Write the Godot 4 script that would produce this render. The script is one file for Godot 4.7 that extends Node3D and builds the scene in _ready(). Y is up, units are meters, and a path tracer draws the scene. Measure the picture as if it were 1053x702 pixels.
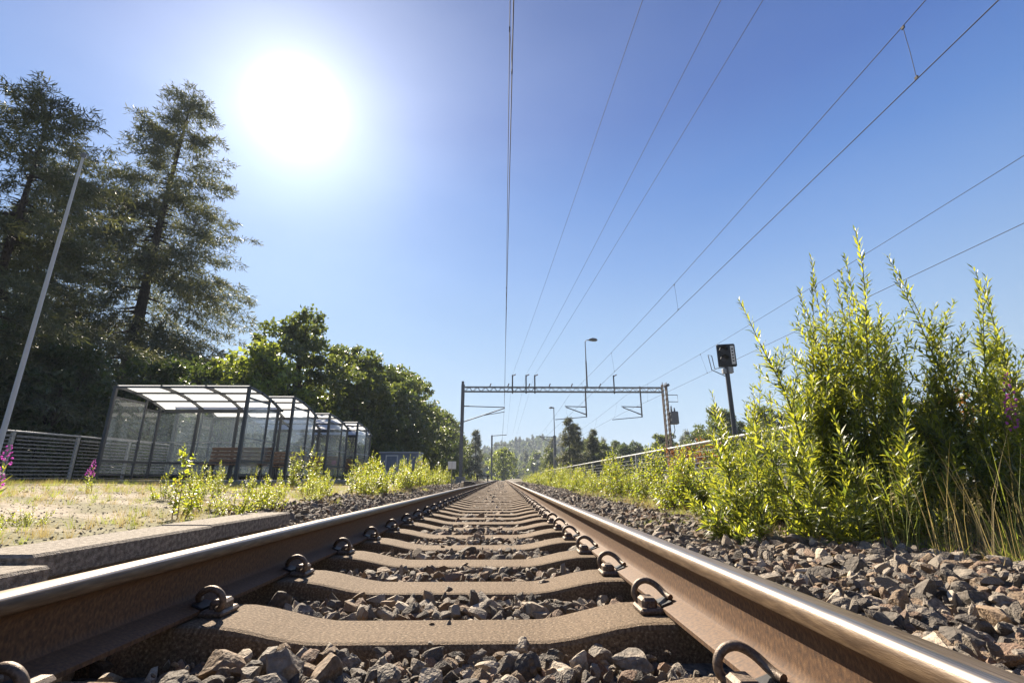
extends Node3D

# ------------------------------------------------------------------ geometry collector
class Geo:
	var v := PackedVector3Array()
	var n := PackedVector3Array()

	func tri(a: Vector3, b: Vector3, c: Vector3) -> void:      # counter-clockwise seen from outside
		var m := (b - a).cross(c - a).normalized()
		v.push_back(a); v.push_back(c); v.push_back(b)
		n.push_back(m); n.push_back(m); n.push_back(m)

	func quad(a: Vector3, b: Vector3, c: Vector3, d: Vector3) -> void:
		tri(a, b, c)
		tri(a, c, d)

	func stri(a: Vector3, b: Vector3, c: Vector3, na: Vector3, nb: Vector3, nc: Vector3) -> void:
		v.push_back(a); v.push_back(c); v.push_back(b)
		n.push_back(na); n.push_back(nc); n.push_back(nb)

	func box(at: Vector3, size: Vector3, turn := Basis(), ch := 0.0) -> void:
		# a box whose edges are cut by a chamfer
		var h := size * 0.5
		var c := minf(ch, minf(h.x, minf(h.y, h.z)) * 0.8)
		var t := Transform3D(turn, at)
		var q := func(x, y, z): return t * Vector3(x, y, z)
		if c <= 0.0:
			for s in [1.0, -1.0]:
				var f := func(a, b, cc, d):
					if s > 0: quad(a, b, cc, d)
					else: quad(d, cc, b, a)
				f.call(q.call(s * h.x, -h.y, h.z), q.call(s * h.x, -h.y, -h.z), q.call(s * h.x, h.y, -h.z), q.call(s * h.x, h.y, h.z))
				f.call(q.call(-h.x, s * h.y, h.z), q.call(h.x, s * h.y, h.z), q.call(h.x, s * h.y, -h.z), q.call(-h.x, s * h.y, -h.z))
				f.call(q.call(-h.x, -h.y, s * h.z), q.call(h.x, -h.y, s * h.z), q.call(h.x, h.y, s * h.z), q.call(-h.x, h.y, s * h.z))
			return
		var k := h - Vector3(c, c, c)
		for s in [1.0, -1.0]:
			var f := func(a, b, cc, d):
				if s > 0: quad(a, b, cc, d)
				else: quad(d, cc, b, a)
			f.call(q.call(s * h.x, -k.y, k.z), q.call(s * h.x, -k.y, -k.z), q.call(s * h.x, k.y, -k.z), q.call(s * h.x, k.y, k.z))
			f.call(q.call(-k.x, s * h.y, k.z), q.call(k.x, s * h.y, k.z), q.call(k.x, s * h.y, -k.z), q.call(-k.x, s * h.y, -k.z))
			f.call(q.call(-k.x, -k.y, s * h.z), q.call(k.x, -k.y, s * h.z), q.call(k.x, k.y, s * h.z), q.call(-k.x, k.y, s * h.z))
			for u in [1.0, -1.0]:
				var g := func(a, b, cc, d):
					if s * u > 0: quad(a, b, cc, d)
					else: quad(d, cc, b, a)
				g.call(q.call(s * h.x, u * k.y, k.z), q.call(s * h.x, u * k.y, -k.z), q.call(s * k.x, u * h.y, -k.z), q.call(s * k.x, u * h.y, k.z))
				g.call(q.call(s * k.x, k.y, u * h.z), q.call(s * k.x, -k.y, u * h.z), q.call(s * h.x, -k.y, u * k.z), q.call(s * h.x, k.y, u * k.z))
				g.call(q.call(-k.x, s * k.y, u * h.z), q.call(k.x, s * k.y, u * h.z), q.call(k.x, s * h.y, u * k.z), q.call(-k.x, s * h.y, u * k.z))
				for w in [1.0, -1.0]:
					var a: Vector3 = q.call(s * h.x, u * k.y, w * k.z)
					var b: Vector3 = q.call(s * k.x, u * h.y, w * k.z)
					var d: Vector3 = q.call(s * k.x, u * k.y, w * h.z)
					if s * u * w > 0: tri(a, b, d)
					else: tri(a, d, b)

	func tube(p: Array, r: Array, sides := 6, caps := true) -> void:
		var m := p.size()
		var ref := Vector3.UP
		var rings := []
		var dirs := []
		for i in m:
			var t: Vector3 = (p[mini(i + 1, m - 1)] - p[maxi(i - 1, 0)]).normalized()
			dirs.append(t)
			if i == 0 and absf(t.y) > 0.9: ref = Vector3.RIGHT
			var x := (ref - t * ref.dot(t)).normalized()
			ref = x
			var y := t.cross(x)
			var ring := []
			for k in sides:
				var a := TAU * k / sides
				ring.append(x * cos(a) + y * sin(a))
			rings.append(ring)
		for i in m - 1:
			var r0: float = r[i] if i < r.size() else r[-1]
			var r1: float = r[i + 1] if i + 1 < r.size() else r[-1]
			for k in sides:
				var k2 := (k + 1) % sides
				var na: Vector3 = rings[i][k]
				var nb: Vector3 = rings[i][k2]
				var nc: Vector3 = rings[i + 1][k2]
				var nd: Vector3 = rings[i + 1][k]
				var a: Vector3 = p[i] + na * r0
				var b: Vector3 = p[i] + nb * r0
				var c: Vector3 = p[i + 1] + nc * r1
				var d: Vector3 = p[i + 1] + nd * r1
				stri(a, b, c, na, nb, nc)
				stri(a, c, d, na, nc, nd)
		if caps:
			for e in [0, m - 1]:
				var re: float = r[mini(e, r.size() - 1)]
				for k in sides:
					var a: Vector3 = p[e] + rings[e][k] * re
					var b: Vector3 = p[e] + rings[e][(k + 1) % sides] * re
					if e == 0: tri(p[e], b, a)
					else: tri(p[e], a, b)

	func bar(a: Vector3, b: Vector3, w: float, h: float, ch := 0.0) -> void:     # square bar from a to b; h is measured towards up
		var z := (b - a).normalized()
		var up := Vector3.UP if absf(z.y) < 0.95 else Vector3.BACK
		var x := up.cross(z).normalized()
		var y := z.cross(x)
		box((a + b) * 0.5, Vector3(w, h, (b - a).length()), Basis(x, y, z), ch)

	func leaf(p: Vector3, d: Vector3, up: Vector3, ln: float, w: float, droop := 0.1, wide := 0.42) -> void:
		var s := d.cross(up).normalized()
		var nn := s.cross(d).normalized()
		var m := p + d * ln * wide - nn * w * 0.18
		var e := p + d * ln * wide - Vector3(0, ln * droop * 0.2, 0)
		var l := e + s * w * 0.5
		var r := e - s * w * 0.5
		var t := p + d * ln - Vector3(0, ln * droop, 0) - nn * ln * 0.06
		tri(p, m, r); tri(p, l, m); tri(m, l, t); tri(m, t, r)

	func blade(p: Vector3, d: Vector3, s: Vector3, w: float) -> void:            # a bent two-triangle spray
		var m := p + d * 0.5 + s.cross(d).normalized() * d.length() * 0.12
		tri(p, m + s * w * 0.5, m - s * w * 0.5)
		tri(m + s * w * 0.5, p + d, m - s * w * 0.5)

var rng := RandomNumberGenerator.new()
var M := {}
var counts := {}

func S(r: float, g: float, b: float, a := 1.0) -> Color:       # a linear colour as Godot's sRGB
	var c := Color(r, g, b).linear_to_srgb()
	c.a = a
	return c

func mesh_of(pairs: Array) -> ArrayMesh:                       # [geo, material, geo, material ...]
	var am := ArrayMesh.new()
	for i in range(0, pairs.size(), 2):
		var g: Geo = pairs[i]
		if g.v.is_empty(): continue
		var a := []
		a.resize(Mesh.ARRAY_MAX)
		a[Mesh.ARRAY_VERTEX] = g.v
		a[Mesh.ARRAY_NORMAL] = g.n
		am.add_surface_from_arrays(Mesh.PRIMITIVE_TRIANGLES, a)
		am.surface_set_material(am.get_surface_count() - 1, pairs[i + 1])
	return am

func numbered(parent: Node, called: String) -> String:
	var key := str(parent.get_instance_id()) + called
	var k: int = counts.get(key, 0)
	counts[key] = k + 1
	return called if k == 0 else "%s_%03d" % [called, k]

func tag(o: Node, label: String, category: String, group := "", kind := "") -> Node:
	if label: o.set_meta("label", label)
	if category: o.set_meta("category", category)
	if group: o.set_meta("group", group)
	if kind: o.set_meta("kind", kind)
	return o

func thing(called: String, at: Vector3, label: String, category: String, group := "") -> Node3D:
	var o := Node3D.new()
	o.name = numbered(self, called)
	add_child(o, true)
	o.position = at
	tag(o, label, category, group)
	return o

func put(called: String, what, parent: Node = self, mat: Material = null) -> MeshInstance3D:
	var o := MeshInstance3D.new()
	o.name = numbered(parent, called)
	o.mesh = what if what is Mesh else mesh_of([what, mat])
	if what is Mesh and mat: o.material_override = mat
	parent.add_child(o, true)
	return o

func copy(o: Node3D, called: String, at: Vector3, turn: float, sc: float, label: String, category: String, group := "") -> Node3D:
	var c: Node3D = o.duplicate()
	c.name = numbered(self, called)
	add_child(c, true)
	c.position = at
	c.rotation = Vector3(0, turn, 0)
	c.scale = Vector3.ONE * sc
	for k in ["label", "category", "group"]:
		if c.has_meta(k): c.remove_meta(k)
	tag(c, label, category, group)
	return c

func scatter(called: String, mesh: Mesh, list: Array, colors: Array, parent: Node = self) -> MultiMeshInstance3D:
	var mm := MultiMesh.new()
	mm.transform_format = MultiMesh.TRANSFORM_3D
	mm.use_colors = not colors.is_empty()
	mm.mesh = mesh
	mm.instance_count = list.size()
	for i in list.size():
		mm.set_instance_transform(i, list[i])
		if mm.use_colors: mm.set_instance_color(i, colors[i])
	var o := MultiMeshInstance3D.new()
	o.name = numbered(parent, called)
	o.multimesh = mm
	o.set_meta("kind", "stuff")
	parent.add_child(o, true)
	return o

func nth(k: int) -> String:                                     # 1 -> first ... 59 -> fifty-ninth
	var ones := ["", "first", "second", "third", "fourth", "fifth", "sixth", "seventh", "eighth", "ninth", "tenth", "eleventh", "twelfth", "thirteenth", "fourteenth", "fifteenth", "sixteenth", "seventeenth", "eighteenth", "nineteenth"]
	if k < 20: return ones[k]
	var tens := ["", "", "twenty", "thirty", "forty", "fifty", "sixty", "seventy", "eighty", "ninety"]
	var tenth := ["", "", "twentieth", "thirtieth", "fortieth", "fiftieth", "sixtieth", "seventieth", "eightieth", "ninetieth"]
	return tenth[k / 10] if k % 10 == 0 else tens[k / 10] + "-" + ones[k % 10]

func R(a: float, b: float) -> float:
	return rng.randf_range(a, b)

func rdir() -> Vector3:
	var z := R(-1, 1)
	var a := R(0, TAU)
	var s := sqrt(1.0 - z * z)
	return Vector3(s * cos(a), z, s * sin(a))

func rbasis() -> Basis:
	return Basis(rdir(), R(0, TAU))

# ------------------------------------------------------------------ materials
func noise_tex(sd: int, freq: float, stops: Array, size := 256, octaves := 4, type := FastNoiseLite.TYPE_SIMPLEX_SMOOTH) -> NoiseTexture2D:
	var f := FastNoiseLite.new()
	f.seed = sd
	f.frequency = freq
	f.noise_type = type
	f.fractal_octaves = octaves
	var t := NoiseTexture2D.new()
	t.width = size
	t.height = size
	t.seamless = true
	t.noise = f
	if stops:
		var g := Gradient.new()
		var offs := PackedFloat32Array()
		var cols := PackedColorArray()
		for s in stops:
			offs.append(s[0])
			cols.append(S(s[1], s[2], s[3]))
		g.offsets = offs
		g.colors = cols
		t.color_ramp = g
	return t

func mat(called: String, c: Color, rough: float, metal := 0.0) -> StandardMaterial3D:
	var m := StandardMaterial3D.new()
	m.resource_name = called
	m.albedo_color = c
	m.roughness = rough
	m.metallic = metal
	M[called] = m
	return m

func tri_mat(called: String, tex: Texture2D, scale: Vector3, rough: float, relief: Texture2D = null, depth := 0.0, world := true, metal := 0.0, tint := Color.WHITE) -> StandardMaterial3D:
	var m := mat(called, tint, rough, metal)
	m.albedo_texture = tex
	m.uv1_triplanar = true
	m.uv1_world_triplanar = world
	m.uv1_scale = scale
	if relief:
		m.heightmap_enabled = true
		m.heightmap_texture = relief
		m.heightmap_scale = depth
	return m

func leaf_mat(called: String, r: float, g: float, b: float, tr: float, tg: float, tb: float, rough := 0.42) -> StandardMaterial3D:
	var m := mat(called, S(r, g, b), rough)
	m.backlight_enabled = true
	m.backlight = S(tr * 2.0, tg * 2.0, tb * 2.0)
	m.cull_mode = BaseMaterial3D.CULL_DISABLED
	return m

func make_materials() -> void:
	var grey := noise_tex(3, 0.02, [[0.0, 0.45, 0.44, 0.43], [0.5, 0.85, 0.84, 0.82], [1.0, 1.3, 1.28, 1.25]], 512, 6)
	var fine := noise_tex(5, 0.06, [[0.0, 0.35, 0.35, 0.35], [0.5, 0.8, 0.79, 0.78], [0.75, 1.0, 1.0, 0.98], [1.0, 1.35, 1.3, 1.25]], 512, 5)
	var bump := noise_tex(9, 0.03, [], 512, 6)
	var stone_bump := noise_tex(13, 0.018, [], 512, 6)
	var bump_fine := noise_tex(11, 0.12, [], 512, 4)
	# stones: five kinds of crushed rock and a tinted one for the scattered rest
	var kinds := [["stone_dark", 0.085, 0.071, 0.056], ["stone_grey", 0.185, 0.157, 0.124], ["stone_brown", 0.17, 0.12, 0.076], ["stone_pale", 0.32, 0.27, 0.207], ["stone_red", 0.155, 0.1, 0.066]]
	var k := 0
	for s in kinds:
		var t := noise_tex(20 + k, 0.022, [[0.0, s[1] * 0.4, s[2] * 0.38, s[3] * 0.36], [0.45, s[1] * 0.85, s[2] * 0.85, s[3] * 0.85], [0.6, s[1] * 1.1, s[2] * 1.05, s[3] * 1.0], [1.0, s[1] * 1.8, s[2] * 1.8, s[3] * 1.8]], 256, 5)
		tri_mat(s[0], t, Vector3.ONE * 0.42, 0.82, stone_bump, 0.55, false)
		k += 1
	var st := tri_mat("stone_mixed", fine, Vector3.ONE * 0.4, 0.82, stone_bump, 0.55, false)
	st.vertex_color_use_as_albedo = true
	var gr := tri_mat("ground", fine, Vector3.ONE * 0.9, 0.95, bump, 2.5)
	gr.vertex_color_use_as_albedo = true
	# concrete
	tri_mat("sleeper", noise_tex(31, 0.05, [[0.0, 0.03, 0.019, 0.01], [0.36, 0.105, 0.068, 0.037], [0.58, 0.15, 0.101, 0.058], [0.76, 0.205, 0.147, 0.09], [1.0, 0.55, 0.46, 0.34]], 512, 5), Vector3.ONE * 3.4, 0.9, bump_fine, 0.35)
	tri_mat("kerb", noise_tex(32, 0.03, [[0.0, 0.09, 0.075, 0.058], [0.45, 0.19, 0.162, 0.128], [0.6, 0.24, 0.207, 0.167], [1.0, 0.36, 0.32, 0.27]], 512, 5), Vector3.ONE * 2.0, 0.92, bump_fine, 0.5)
	tri_mat("concrete", noise_tex(33, 0.03, [[0.0, 0.16, 0.15, 0.14], [0.5, 0.3, 0.29, 0.27], [1.0, 0.42, 0.4, 0.37]], 256, 5), Vector3.ONE * 1.2, 0.9)
	# rail steel
	tri_mat("rail_rust", noise_tex(41, 0.02, [[0.0, 0.032, 0.015, 0.006], [0.4, 0.078, 0.036, 0.0135], [0.6, 0.098, 0.047, 0.0175], [1.0, 0.17, 0.095, 0.04]], 512, 6), Vector3(9.0, 5.0, 9.0), 0.75, bump_fine, 0.03)
	tri_mat("rail_side", noise_tex(42, 0.02, [[0.0, 0.045, 0.025, 0.012], [0.5, 0.095, 0.058, 0.03], [1.0, 0.18, 0.122, 0.07]], 512, 6), Vector3(8.0, 8.0, 1.0), 0.5, bump_fine, 0.03, true, 0.25)
	var hd := tri_mat("rail_top", noise_tex(43, 0.02, [[0.0, 0.09, 0.062, 0.038], [0.45, 0.17, 0.122, 0.08], [1.0, 0.29, 0.225, 0.16]], 512, 6), Vector3(22.0, 8.0, 0.7), 0.42, null, 0.0, true, 0.65)
	hd.roughness_texture = noise_tex(45, 0.03, [[0.0, 0.75, 0.75, 0.75], [1.0, 1.0, 1.0, 1.0]], 256, 4)
	tri_mat("rail_polish", noise_tex(44, 0.02, [[0.0, 0.16, 0.135, 0.11], [0.5, 0.27, 0.24, 0.21], [1.0, 0.42, 0.39, 0.355]], 512, 6), Vector3(40.0, 10.0, 0.5), 0.36, null, 0.0, true, 0.95)
	tri_mat("clip_iron", noise_tex(46, 0.04, [[0.0, 0.05, 0.036, 0.026], [0.5, 0.13, 0.095, 0.07], [1.0, 0.26, 0.2, 0.155]], 256, 5), Vector3.ONE * 9.0, 0.5, bump_fine, 0.08, true, 0.45)
	# painted and galvanised metal, wood, glass
	tri_mat("galvanised", noise_tex(51, 0.03, [[0.0, 0.26, 0.27, 0.28], [0.5, 0.34, 0.35, 0.36], [1.0, 0.44, 0.45, 0.46]], 256, 4), Vector3.ONE * 1.5, 0.5, null, 0.0, true, 0.5)
	tri_mat("mast_grey", noise_tex(52, 0.03, [[0.0, 0.12, 0.125, 0.13], [1.0, 0.26, 0.265, 0.27]], 256, 4), Vector3.ONE * 1.5, 0.6, null, 0.0, true, 0.3)
	tri_mat("mast_brown", noise_tex(53, 0.03, [[0.0, 0.08, 0.06, 0.045], [1.0, 0.24, 0.19, 0.15]], 256, 4), Vector3(4, 0.6, 4), 0.8)
	mat("frame_dark", S(0.055, 0.06, 0.068), 0.45, 0.3)
	mat("black_paint", S(0.012, 0.012, 0.013), 0.45)
	mat("white_paint", S(0.75, 0.75, 0.73), 0.5)
	mat("pink_paint", S(0.7, 0.2, 0.4), 0.5)
	mat("wire", S(0.03, 0.027, 0.026), 0.85)
	mat("insulator", S(0.1, 0.05, 0.035), 0.25)
	mat("lens_glass", S(0.03, 0.02, 0.02), 0.08)
	tri_mat("hut_blue", noise_tex(54, 0.02, [[0.0, 0.17, 0.2, 0.27], [1.0, 0.27, 0.3, 0.38]], 256, 4), Vector3(2, 0.4, 2), 0.5, null, 0.0, true, 0.1)
	mat("hut_pale", S(0.5, 0.52, 0.55), 0.55)
	tri_mat("bench_wood", noise_tex(55, 0.03, [[0.0, 0.07, 0.045, 0.03], [0.5, 0.14, 0.088, 0.058], [1.0, 0.21, 0.14, 0.095]], 256, 5), Vector3(0.7, 12, 12), 0.65)
	var gl := mat("glass", Color(0.9, 0.95, 0.95, 0.15), 0.02)
	gl.transparency = BaseMaterial3D.TRANSPARENCY_ALPHA
	gl.cull_mode = BaseMaterial3D.CULL_DISABLED
	var rf := mat("roof_sheet", S(0.5, 0.52, 0.54), 0.35)
	rf.backlight_enabled = true
	rf.backlight = S(0.95, 0.98, 1.0)
	rf.cull_mode = BaseMaterial3D.CULL_DISABLED
	# bark and stems
	tri_mat("bark_dark", noise_tex(61, 0.03, [[0.0, 0.03, 0.024, 0.02], [1.0, 0.12, 0.095, 0.075]], 256, 5), Vector3(2, 0.5, 2), 0.9, bump, 4.0)
	mat("twig_brown", S(0.1, 0.07, 0.045), 0.8)
	mat("stem_green", S(0.11, 0.12, 0.04), 0.6)
	mat("stem_red", S(0.15, 0.07, 0.05), 0.6)
	# foliage
	leaf_mat("willow_a", 0.081, 0.1008, 0.0225, 0.258, 0.2666, 0.0189)
	leaf_mat("willow_b", 0.0522, 0.072, 0.0225, 0.086, 0.1118, 0.012)
	leaf_mat("willow_c", 0.135, 0.162, 0.09, 0.258, 0.2666, 0.043, 0.36)
	leaf_mat("sapling_a", 0.09, 0.126, 0.0225, 0.2752, 0.2924, 0.0215)
	leaf_mat("sapling_b", 0.0675, 0.099, 0.0198, 0.1892, 0.2322, 0.0172)
	leaf_mat("sapling_c", 0.162, 0.144, 0.036, 0.3268, 0.258, 0.0258)
	leaf_mat("needle_a", 0.0405, 0.0504, 0.0234, 0.043, 0.0473, 0.0138, 0.55)
	leaf_mat("needle_b", 0.063, 0.0675, 0.0315, 0.0774, 0.0774, 0.0258, 0.55)
	leaf_mat("broad_a", 0.0405, 0.054, 0.018, 0.0602, 0.0774, 0.012)
	leaf_mat("broad_b", 0.0558, 0.072, 0.0243, 0.1032, 0.1204, 0.0172)
	leaf_mat("broad_dark", 0.0315, 0.0495, 0.0162, 0.043, 0.0645, 0.0103)
	leaf_mat("broad_light", 0.099, 0.135, 0.0315, 0.2064, 0.2408, 0.0258)
	leaf_mat("grass_dry", 0.288, 0.225, 0.108, 0.1892, 0.1462, 0.0516, 0.7)
	leaf_mat("grass_green", 0.126, 0.153, 0.036, 0.1892, 0.215, 0.0258, 0.6)
	leaf_mat("dead_leaf", 0.162, 0.081, 0.0405, 0.1376, 0.0602, 0.0172, 0.7)
	leaf_mat("petal", 0.378, 0.09, 0.36, 0.258, 0.0516, 0.2408, 0.6)

# ------------------------------------------------------------------ sky
const SUN_AZ := -27.65
const SUN_EL := 38.5
const EXPOSURE := 3.1

func sky_image() -> Image:
	var w := 1024
	var h := 512
	var im := Image.create(w, h, false, Image.FORMAT_RGBAF)
	var els := [0.0, 8.0, 16.0, 24.0, 32.0, 40.0, 52.0, 70.0, 90.0]
	var cols := [Vector3(0.60, 0.76, 0.90), Vector3(0.50, 0.69, 0.90), Vector3(0.34, 0.54, 0.85), Vector3(0.20, 0.38, 0.76), Vector3(0.10, 0.25, 0.64), Vector3(0.055, 0.155, 0.50), Vector3(0.035, 0.105, 0.38), Vector3(0.035, 0.09, 0.31), Vector3(0.03, 0.08, 0.28)]
	var cirrus := FastNoiseLite.new()
	cirrus.seed = 12
	cirrus.frequency = 0.7
	var sa := deg_to_rad(SUN_AZ)
	var se := deg_to_rad(SUN_EL)
	var sun := Vector3(sin(sa) * cos(se), sin(se), -cos(sa) * cos(se))
	for y in h:
		var el := 90.0 - (y + 0.5) / h * 180.0
		var base := Vector3(0.3, 0.28, 0.24)
		if el > 0.0:
			for k in els.size() - 1:
				if el <= els[k + 1]:
					base = cols[k].lerp(cols[k + 1], (el - els[k]) / (els[k + 1] - els[k]))
					break
		var ce := cos(deg_to_rad(el))
		var sy := sin(deg_to_rad(el))
		for x in w:
			var a := (x + 0.5) / w * TAU
			var c := base
			if el > -2.0:
				var g := rad_to_deg(acos(clampf(sun.x * sin(a) * ce + sun.y * sy - sun.z * cos(a) * ce, -1, 1)))
				c *= lerpf(1.0, 0.55, smoothstep(55.0, 115.0, g))
				var wisp := 1.0 + 0.22 * cirrus.get_noise_3d(cos(a) * ce * 3.0, sy * 9.0, sin(a) * ce * 3.0)
				var wide := 0.55 * exp(-g / 20.0) * wisp
				var mid := 1.1 * exp(-g / 6.6)
				var core := 14.0 * exp(-pow(g / 2.0, 2))
				c += Vector3(0.85, 0.93, 1.0) * wide + Vector3(1.0, 0.99, 0.96) * (mid + core)
			c /= EXPOSURE
			im.set_pixel(x, y, Color(c.x, c.y, c.z))
	return im

# ------------------------------------------------------------------ terrain
func smooth(a: float, b: float, x: float) -> float:
	return smoothstep(a, b, x)

var ground_noise := FastNoiseLite.new()

func ground_y(x: float, z: float) -> float:
	var y := 0.32
	if x < 0.0:
		var plat := lerpf(0.085, 0.3, smooth(-2.0, -8.0, x))
		if z > -4.7:
			y = -0.1 if x > -1.86 else plat
		else:
			y = lerpf(-0.08, plat, smooth(-1.5, -2.6, x))
		y = lerpf(y, lerpf(-0.08, plat, smooth(-1.5, -2.6, x)), smooth(-4.55, -4.85, z)) if z > -4.9 else y
	else:
		y = lerpf(-0.08, -0.02, smooth(1.5, 2.2, x)) + 0.34 * smooth(2.4, 5.5, x)
	var a := absf(x)
	if a > 1.9: y += ground_noise.get_noise_2d(x * 3.0, z * 3.0) * 0.035 * smooth(1.9, 3.0, a)
	return y

func ground_color(x: float, z: float) -> Color:
	var bal := Color(0.2, 0.175, 0.145)
	var sand := Color(0.35, 0.297, 0.222)
	var grass := Color(0.16, 0.15, 0.06)
	var w := ground_noise.get_noise_2d(x * 9.0 + 50.0, z * 9.0)
	var w2 := ground_noise.get_noise_2d(x * 1.7 - 90.0, z * 1.7)
	if x < 0.0:
		sand = sand.lerp(Color(0.17, 0.135, 0.092), clampf(0.35 + w * 1.6, 0, 0.75))
		var c := sand.lerp(grass, clampf(smooth(-0.1, 0.5, w + w2 * 1.4) * 0.8, 0, 1))
		c = c.lerp(grass, smooth(-7.0, -12.0, x))
		c = c.lerp(grass, 0.75 * smooth(-6.0, -14.0, z) * smooth(-2.6, -3.6, x))
		return bal.lerp(c, smooth(-1.75, -2.15, x + w * 0.3) if z > -4.7 else smooth(-2.1, -3.0, x + w * 0.5))
	var soil := Color(0.1, 0.08, 0.055).lerp(grass, clampf(0.4 + w2, 0, 1))
	var b2 := bal.lerp(Color(0.19, 0.16, 0.125), smooth(1.5, 2.2, x))
	return b2.lerp(soil, smooth(2.3, 3.4, x + w * 0.5))

func make_ground() -> void:
	var xs := [-1600.0, -700.0, -300.0, -150.0, -90.0, -60.0, -42.0, -32.0, -26.0, -22.0, -19.0, -16.5, -14.5, -13.0, -12.0, -11.0, -10.0]
	var x := -9.4
	while x < 9.5:
		xs.append(x)
		x += 0.13 if absf(x) < 4.0 else 0.35
	xs.append_array([10.5, 12.0, 14.0, 17.0, 21.0, 27.0, 36.0, 50.0, 75.0, 120.0, 200.0, 400.0, 800.0, 1600.0])
	var zs := [60.0, 30.0, 15.0, 8.0, 5.0, 3.0, 2.0, 1.0]
	var z := 0.5
	while z > -170.0:
		zs.append(z)
		z -= 0.14 if z > -9.0 else 0.35 if z > -24.0 else 1.5 if z > -60.0 else 8.0
	zs.append_array([-220.0, -300.0, -420.0, -600.0, -900.0, -1600.0])
	var v := PackedVector3Array()
	var c := PackedColorArray()
	var n := PackedVector3Array()
	var idx := PackedInt32Array()
	for j in zs.size():
		for i in xs.size():
			v.push_back(Vector3(xs[i], ground_y(xs[i], zs[j]), zs[j]))
			c.push_back(ground_color(xs[i], zs[j]))
			var e := 0.08
			n.push_back(Vector3(ground_y(xs[i] - e, zs[j]) - ground_y(xs[i] + e, zs[j]), 2 * e, ground_y(xs[i], zs[j] - e) - ground_y(xs[i], zs[j] + e)).normalized())
	var w := xs.size()
	for j in zs.size() - 1:
		for i in w - 1:
			var a := j * w + i
			idx.append_array([a, a + w, a + 1, a + 1, a + w, a + w + 1])
	var arr := []
	arr.resize(Mesh.ARRAY_MAX)
	arr[Mesh.ARRAY_VERTEX] = v
	arr[Mesh.ARRAY_NORMAL] = n
	arr[Mesh.ARRAY_COLOR] = c
	arr[Mesh.ARRAY_INDEX] = idx
	var am := ArrayMesh.new()
	am.add_surface_from_arrays(Mesh.PRIMITIVE_TRIANGLES, arr)
	am.surface_set_material(0, M.ground)
	tag(put("ground", am), "sandy and grassy level ground on both sides of the track", "ground", "", "structure")

func hill_y(x: float, z: float) -> float:
	var d := smooth(-260.0, -620.0, z)
	return -1.0 + d * (17.0 + 12.0 * exp(-pow((x - 60.0) / 160.0, 2)) + 7.0 * sin(x * 0.012 + 1.0) + 4.0 * sin(x * 0.031))

func make_hill() -> void:
	var g := Geo.new()
	var nx := 60
	var nz := 14
	for i in nx:
		for j in nz:
			var x0 := -500.0 + 1000.0 * i / nx
			var x1 := -500.0 + 1000.0 * (i + 1) / nx
			var z0 := -250.0 - 500.0 * j / nz
			var z1 := -250.0 - 500.0 * (j + 1) / nz
			g.quad(Vector3(x0, hill_y(x0, z0), z0), Vector3(x1, hill_y(x1, z0), z0), Vector3(x1, hill_y(x1, z1), z1), Vector3(x0, hill_y(x0, z1), z1))
	var m := mat("hill_soil", S(0.05, 0.06, 0.025), 0.95)
	tag(put("hill", g, self, m), "low wooded hill closing the view beyond the end of the track", "hill", "", "structure")

# ------------------------------------------------------------------ ballast
func make_stone(sd: int, detail: int) -> ArrayMesh:
	var r := RandomNumberGenerator.new()
	r.seed = sd
	var t := (1.0 + sqrt(5.0)) / 2.0
	var p := []
	for q in [[-1, t, 0], [1, t, 0], [-1, -t, 0], [1, -t, 0], [0, -1, t], [0, 1, t], [0, -1, -t], [0, 1, -t], [t, 0, -1], [t, 0, 1], [-t, 0, -1], [-t, 0, 1]]:
		p.append(Vector3(q[0], q[1], q[2]).normalized())
	var f := [[0, 11, 5], [0, 5, 1], [0, 1, 7], [0, 7, 10], [0, 10, 11], [1, 5, 9], [5, 11, 4], [11, 10, 2], [10, 7, 6], [7, 1, 8], [3, 9, 4], [3, 4, 2], [3, 2, 6], [3, 6, 8], [3, 8, 9], [4, 9, 5], [2, 4, 11], [6, 2, 10], [8, 6, 7], [9, 8, 1]]
	for d in detail:
		var cache := {}
		var g := []
		for tri in f:
			var m := []
			for k in 3:
				var a: int = tri[k]
				var b: int = tri[(k + 1) % 3]
				var key := Vector2i(mini(a, b), maxi(a, b))
				if not cache.has(key):
					cache[key] = p.size()
					p.append(((p[a] + p[b]) * 0.5).normalized())
				m.append(cache[key])
			g.append_array([[tri[0], m[0], m[2]], [tri[1], m[1], m[0]], [tri[2], m[2], m[1]], [m[0], m[1], m[2]]])
		f = g
	var rd := func():
		var z := r.randf_range(-1, 1)
		var a := r.randf_range(0, TAU)
		return Vector3(sqrt(1 - z * z) * cos(a), z, sqrt(1 - z * z) * sin(a))
	var planes := []
	for k in 12: planes.append([rd.call(), r.randf_range(0.36, 0.7)])
	var sc := Vector3(r.randf_range(1.05, 1.65), r.randf_range(0.55, 0.95), r.randf_range(0.85, 1.2))
	for i in p.size():
		var q: Vector3 = p[i]
		for pass_ in 2:
			for pl in planes:
				var dd: float = q.dot(pl[0]) - pl[1]
				if dd > 0: q -= pl[0] * dd
		p[i] = q * sc * (1.0 + r.randf_range(-0.04, 0.04))
	var g2 := Geo.new()
	for tri in f: g2.tri(p[tri[0]], p[tri[1]], p[tri[2]])
	return mesh_of([g2, M.stone_mixed])

const SLEEPER_Z0 := -1.0
const SLEEPER_STEP := 0.6

func on_sleeper(z: float, margin: float) -> bool:
	var k := roundf((SLEEPER_Z0 - z) / SLEEPER_STEP)
	return absf(z - (SLEEPER_Z0 - k * SLEEPER_STEP)) < margin

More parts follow.
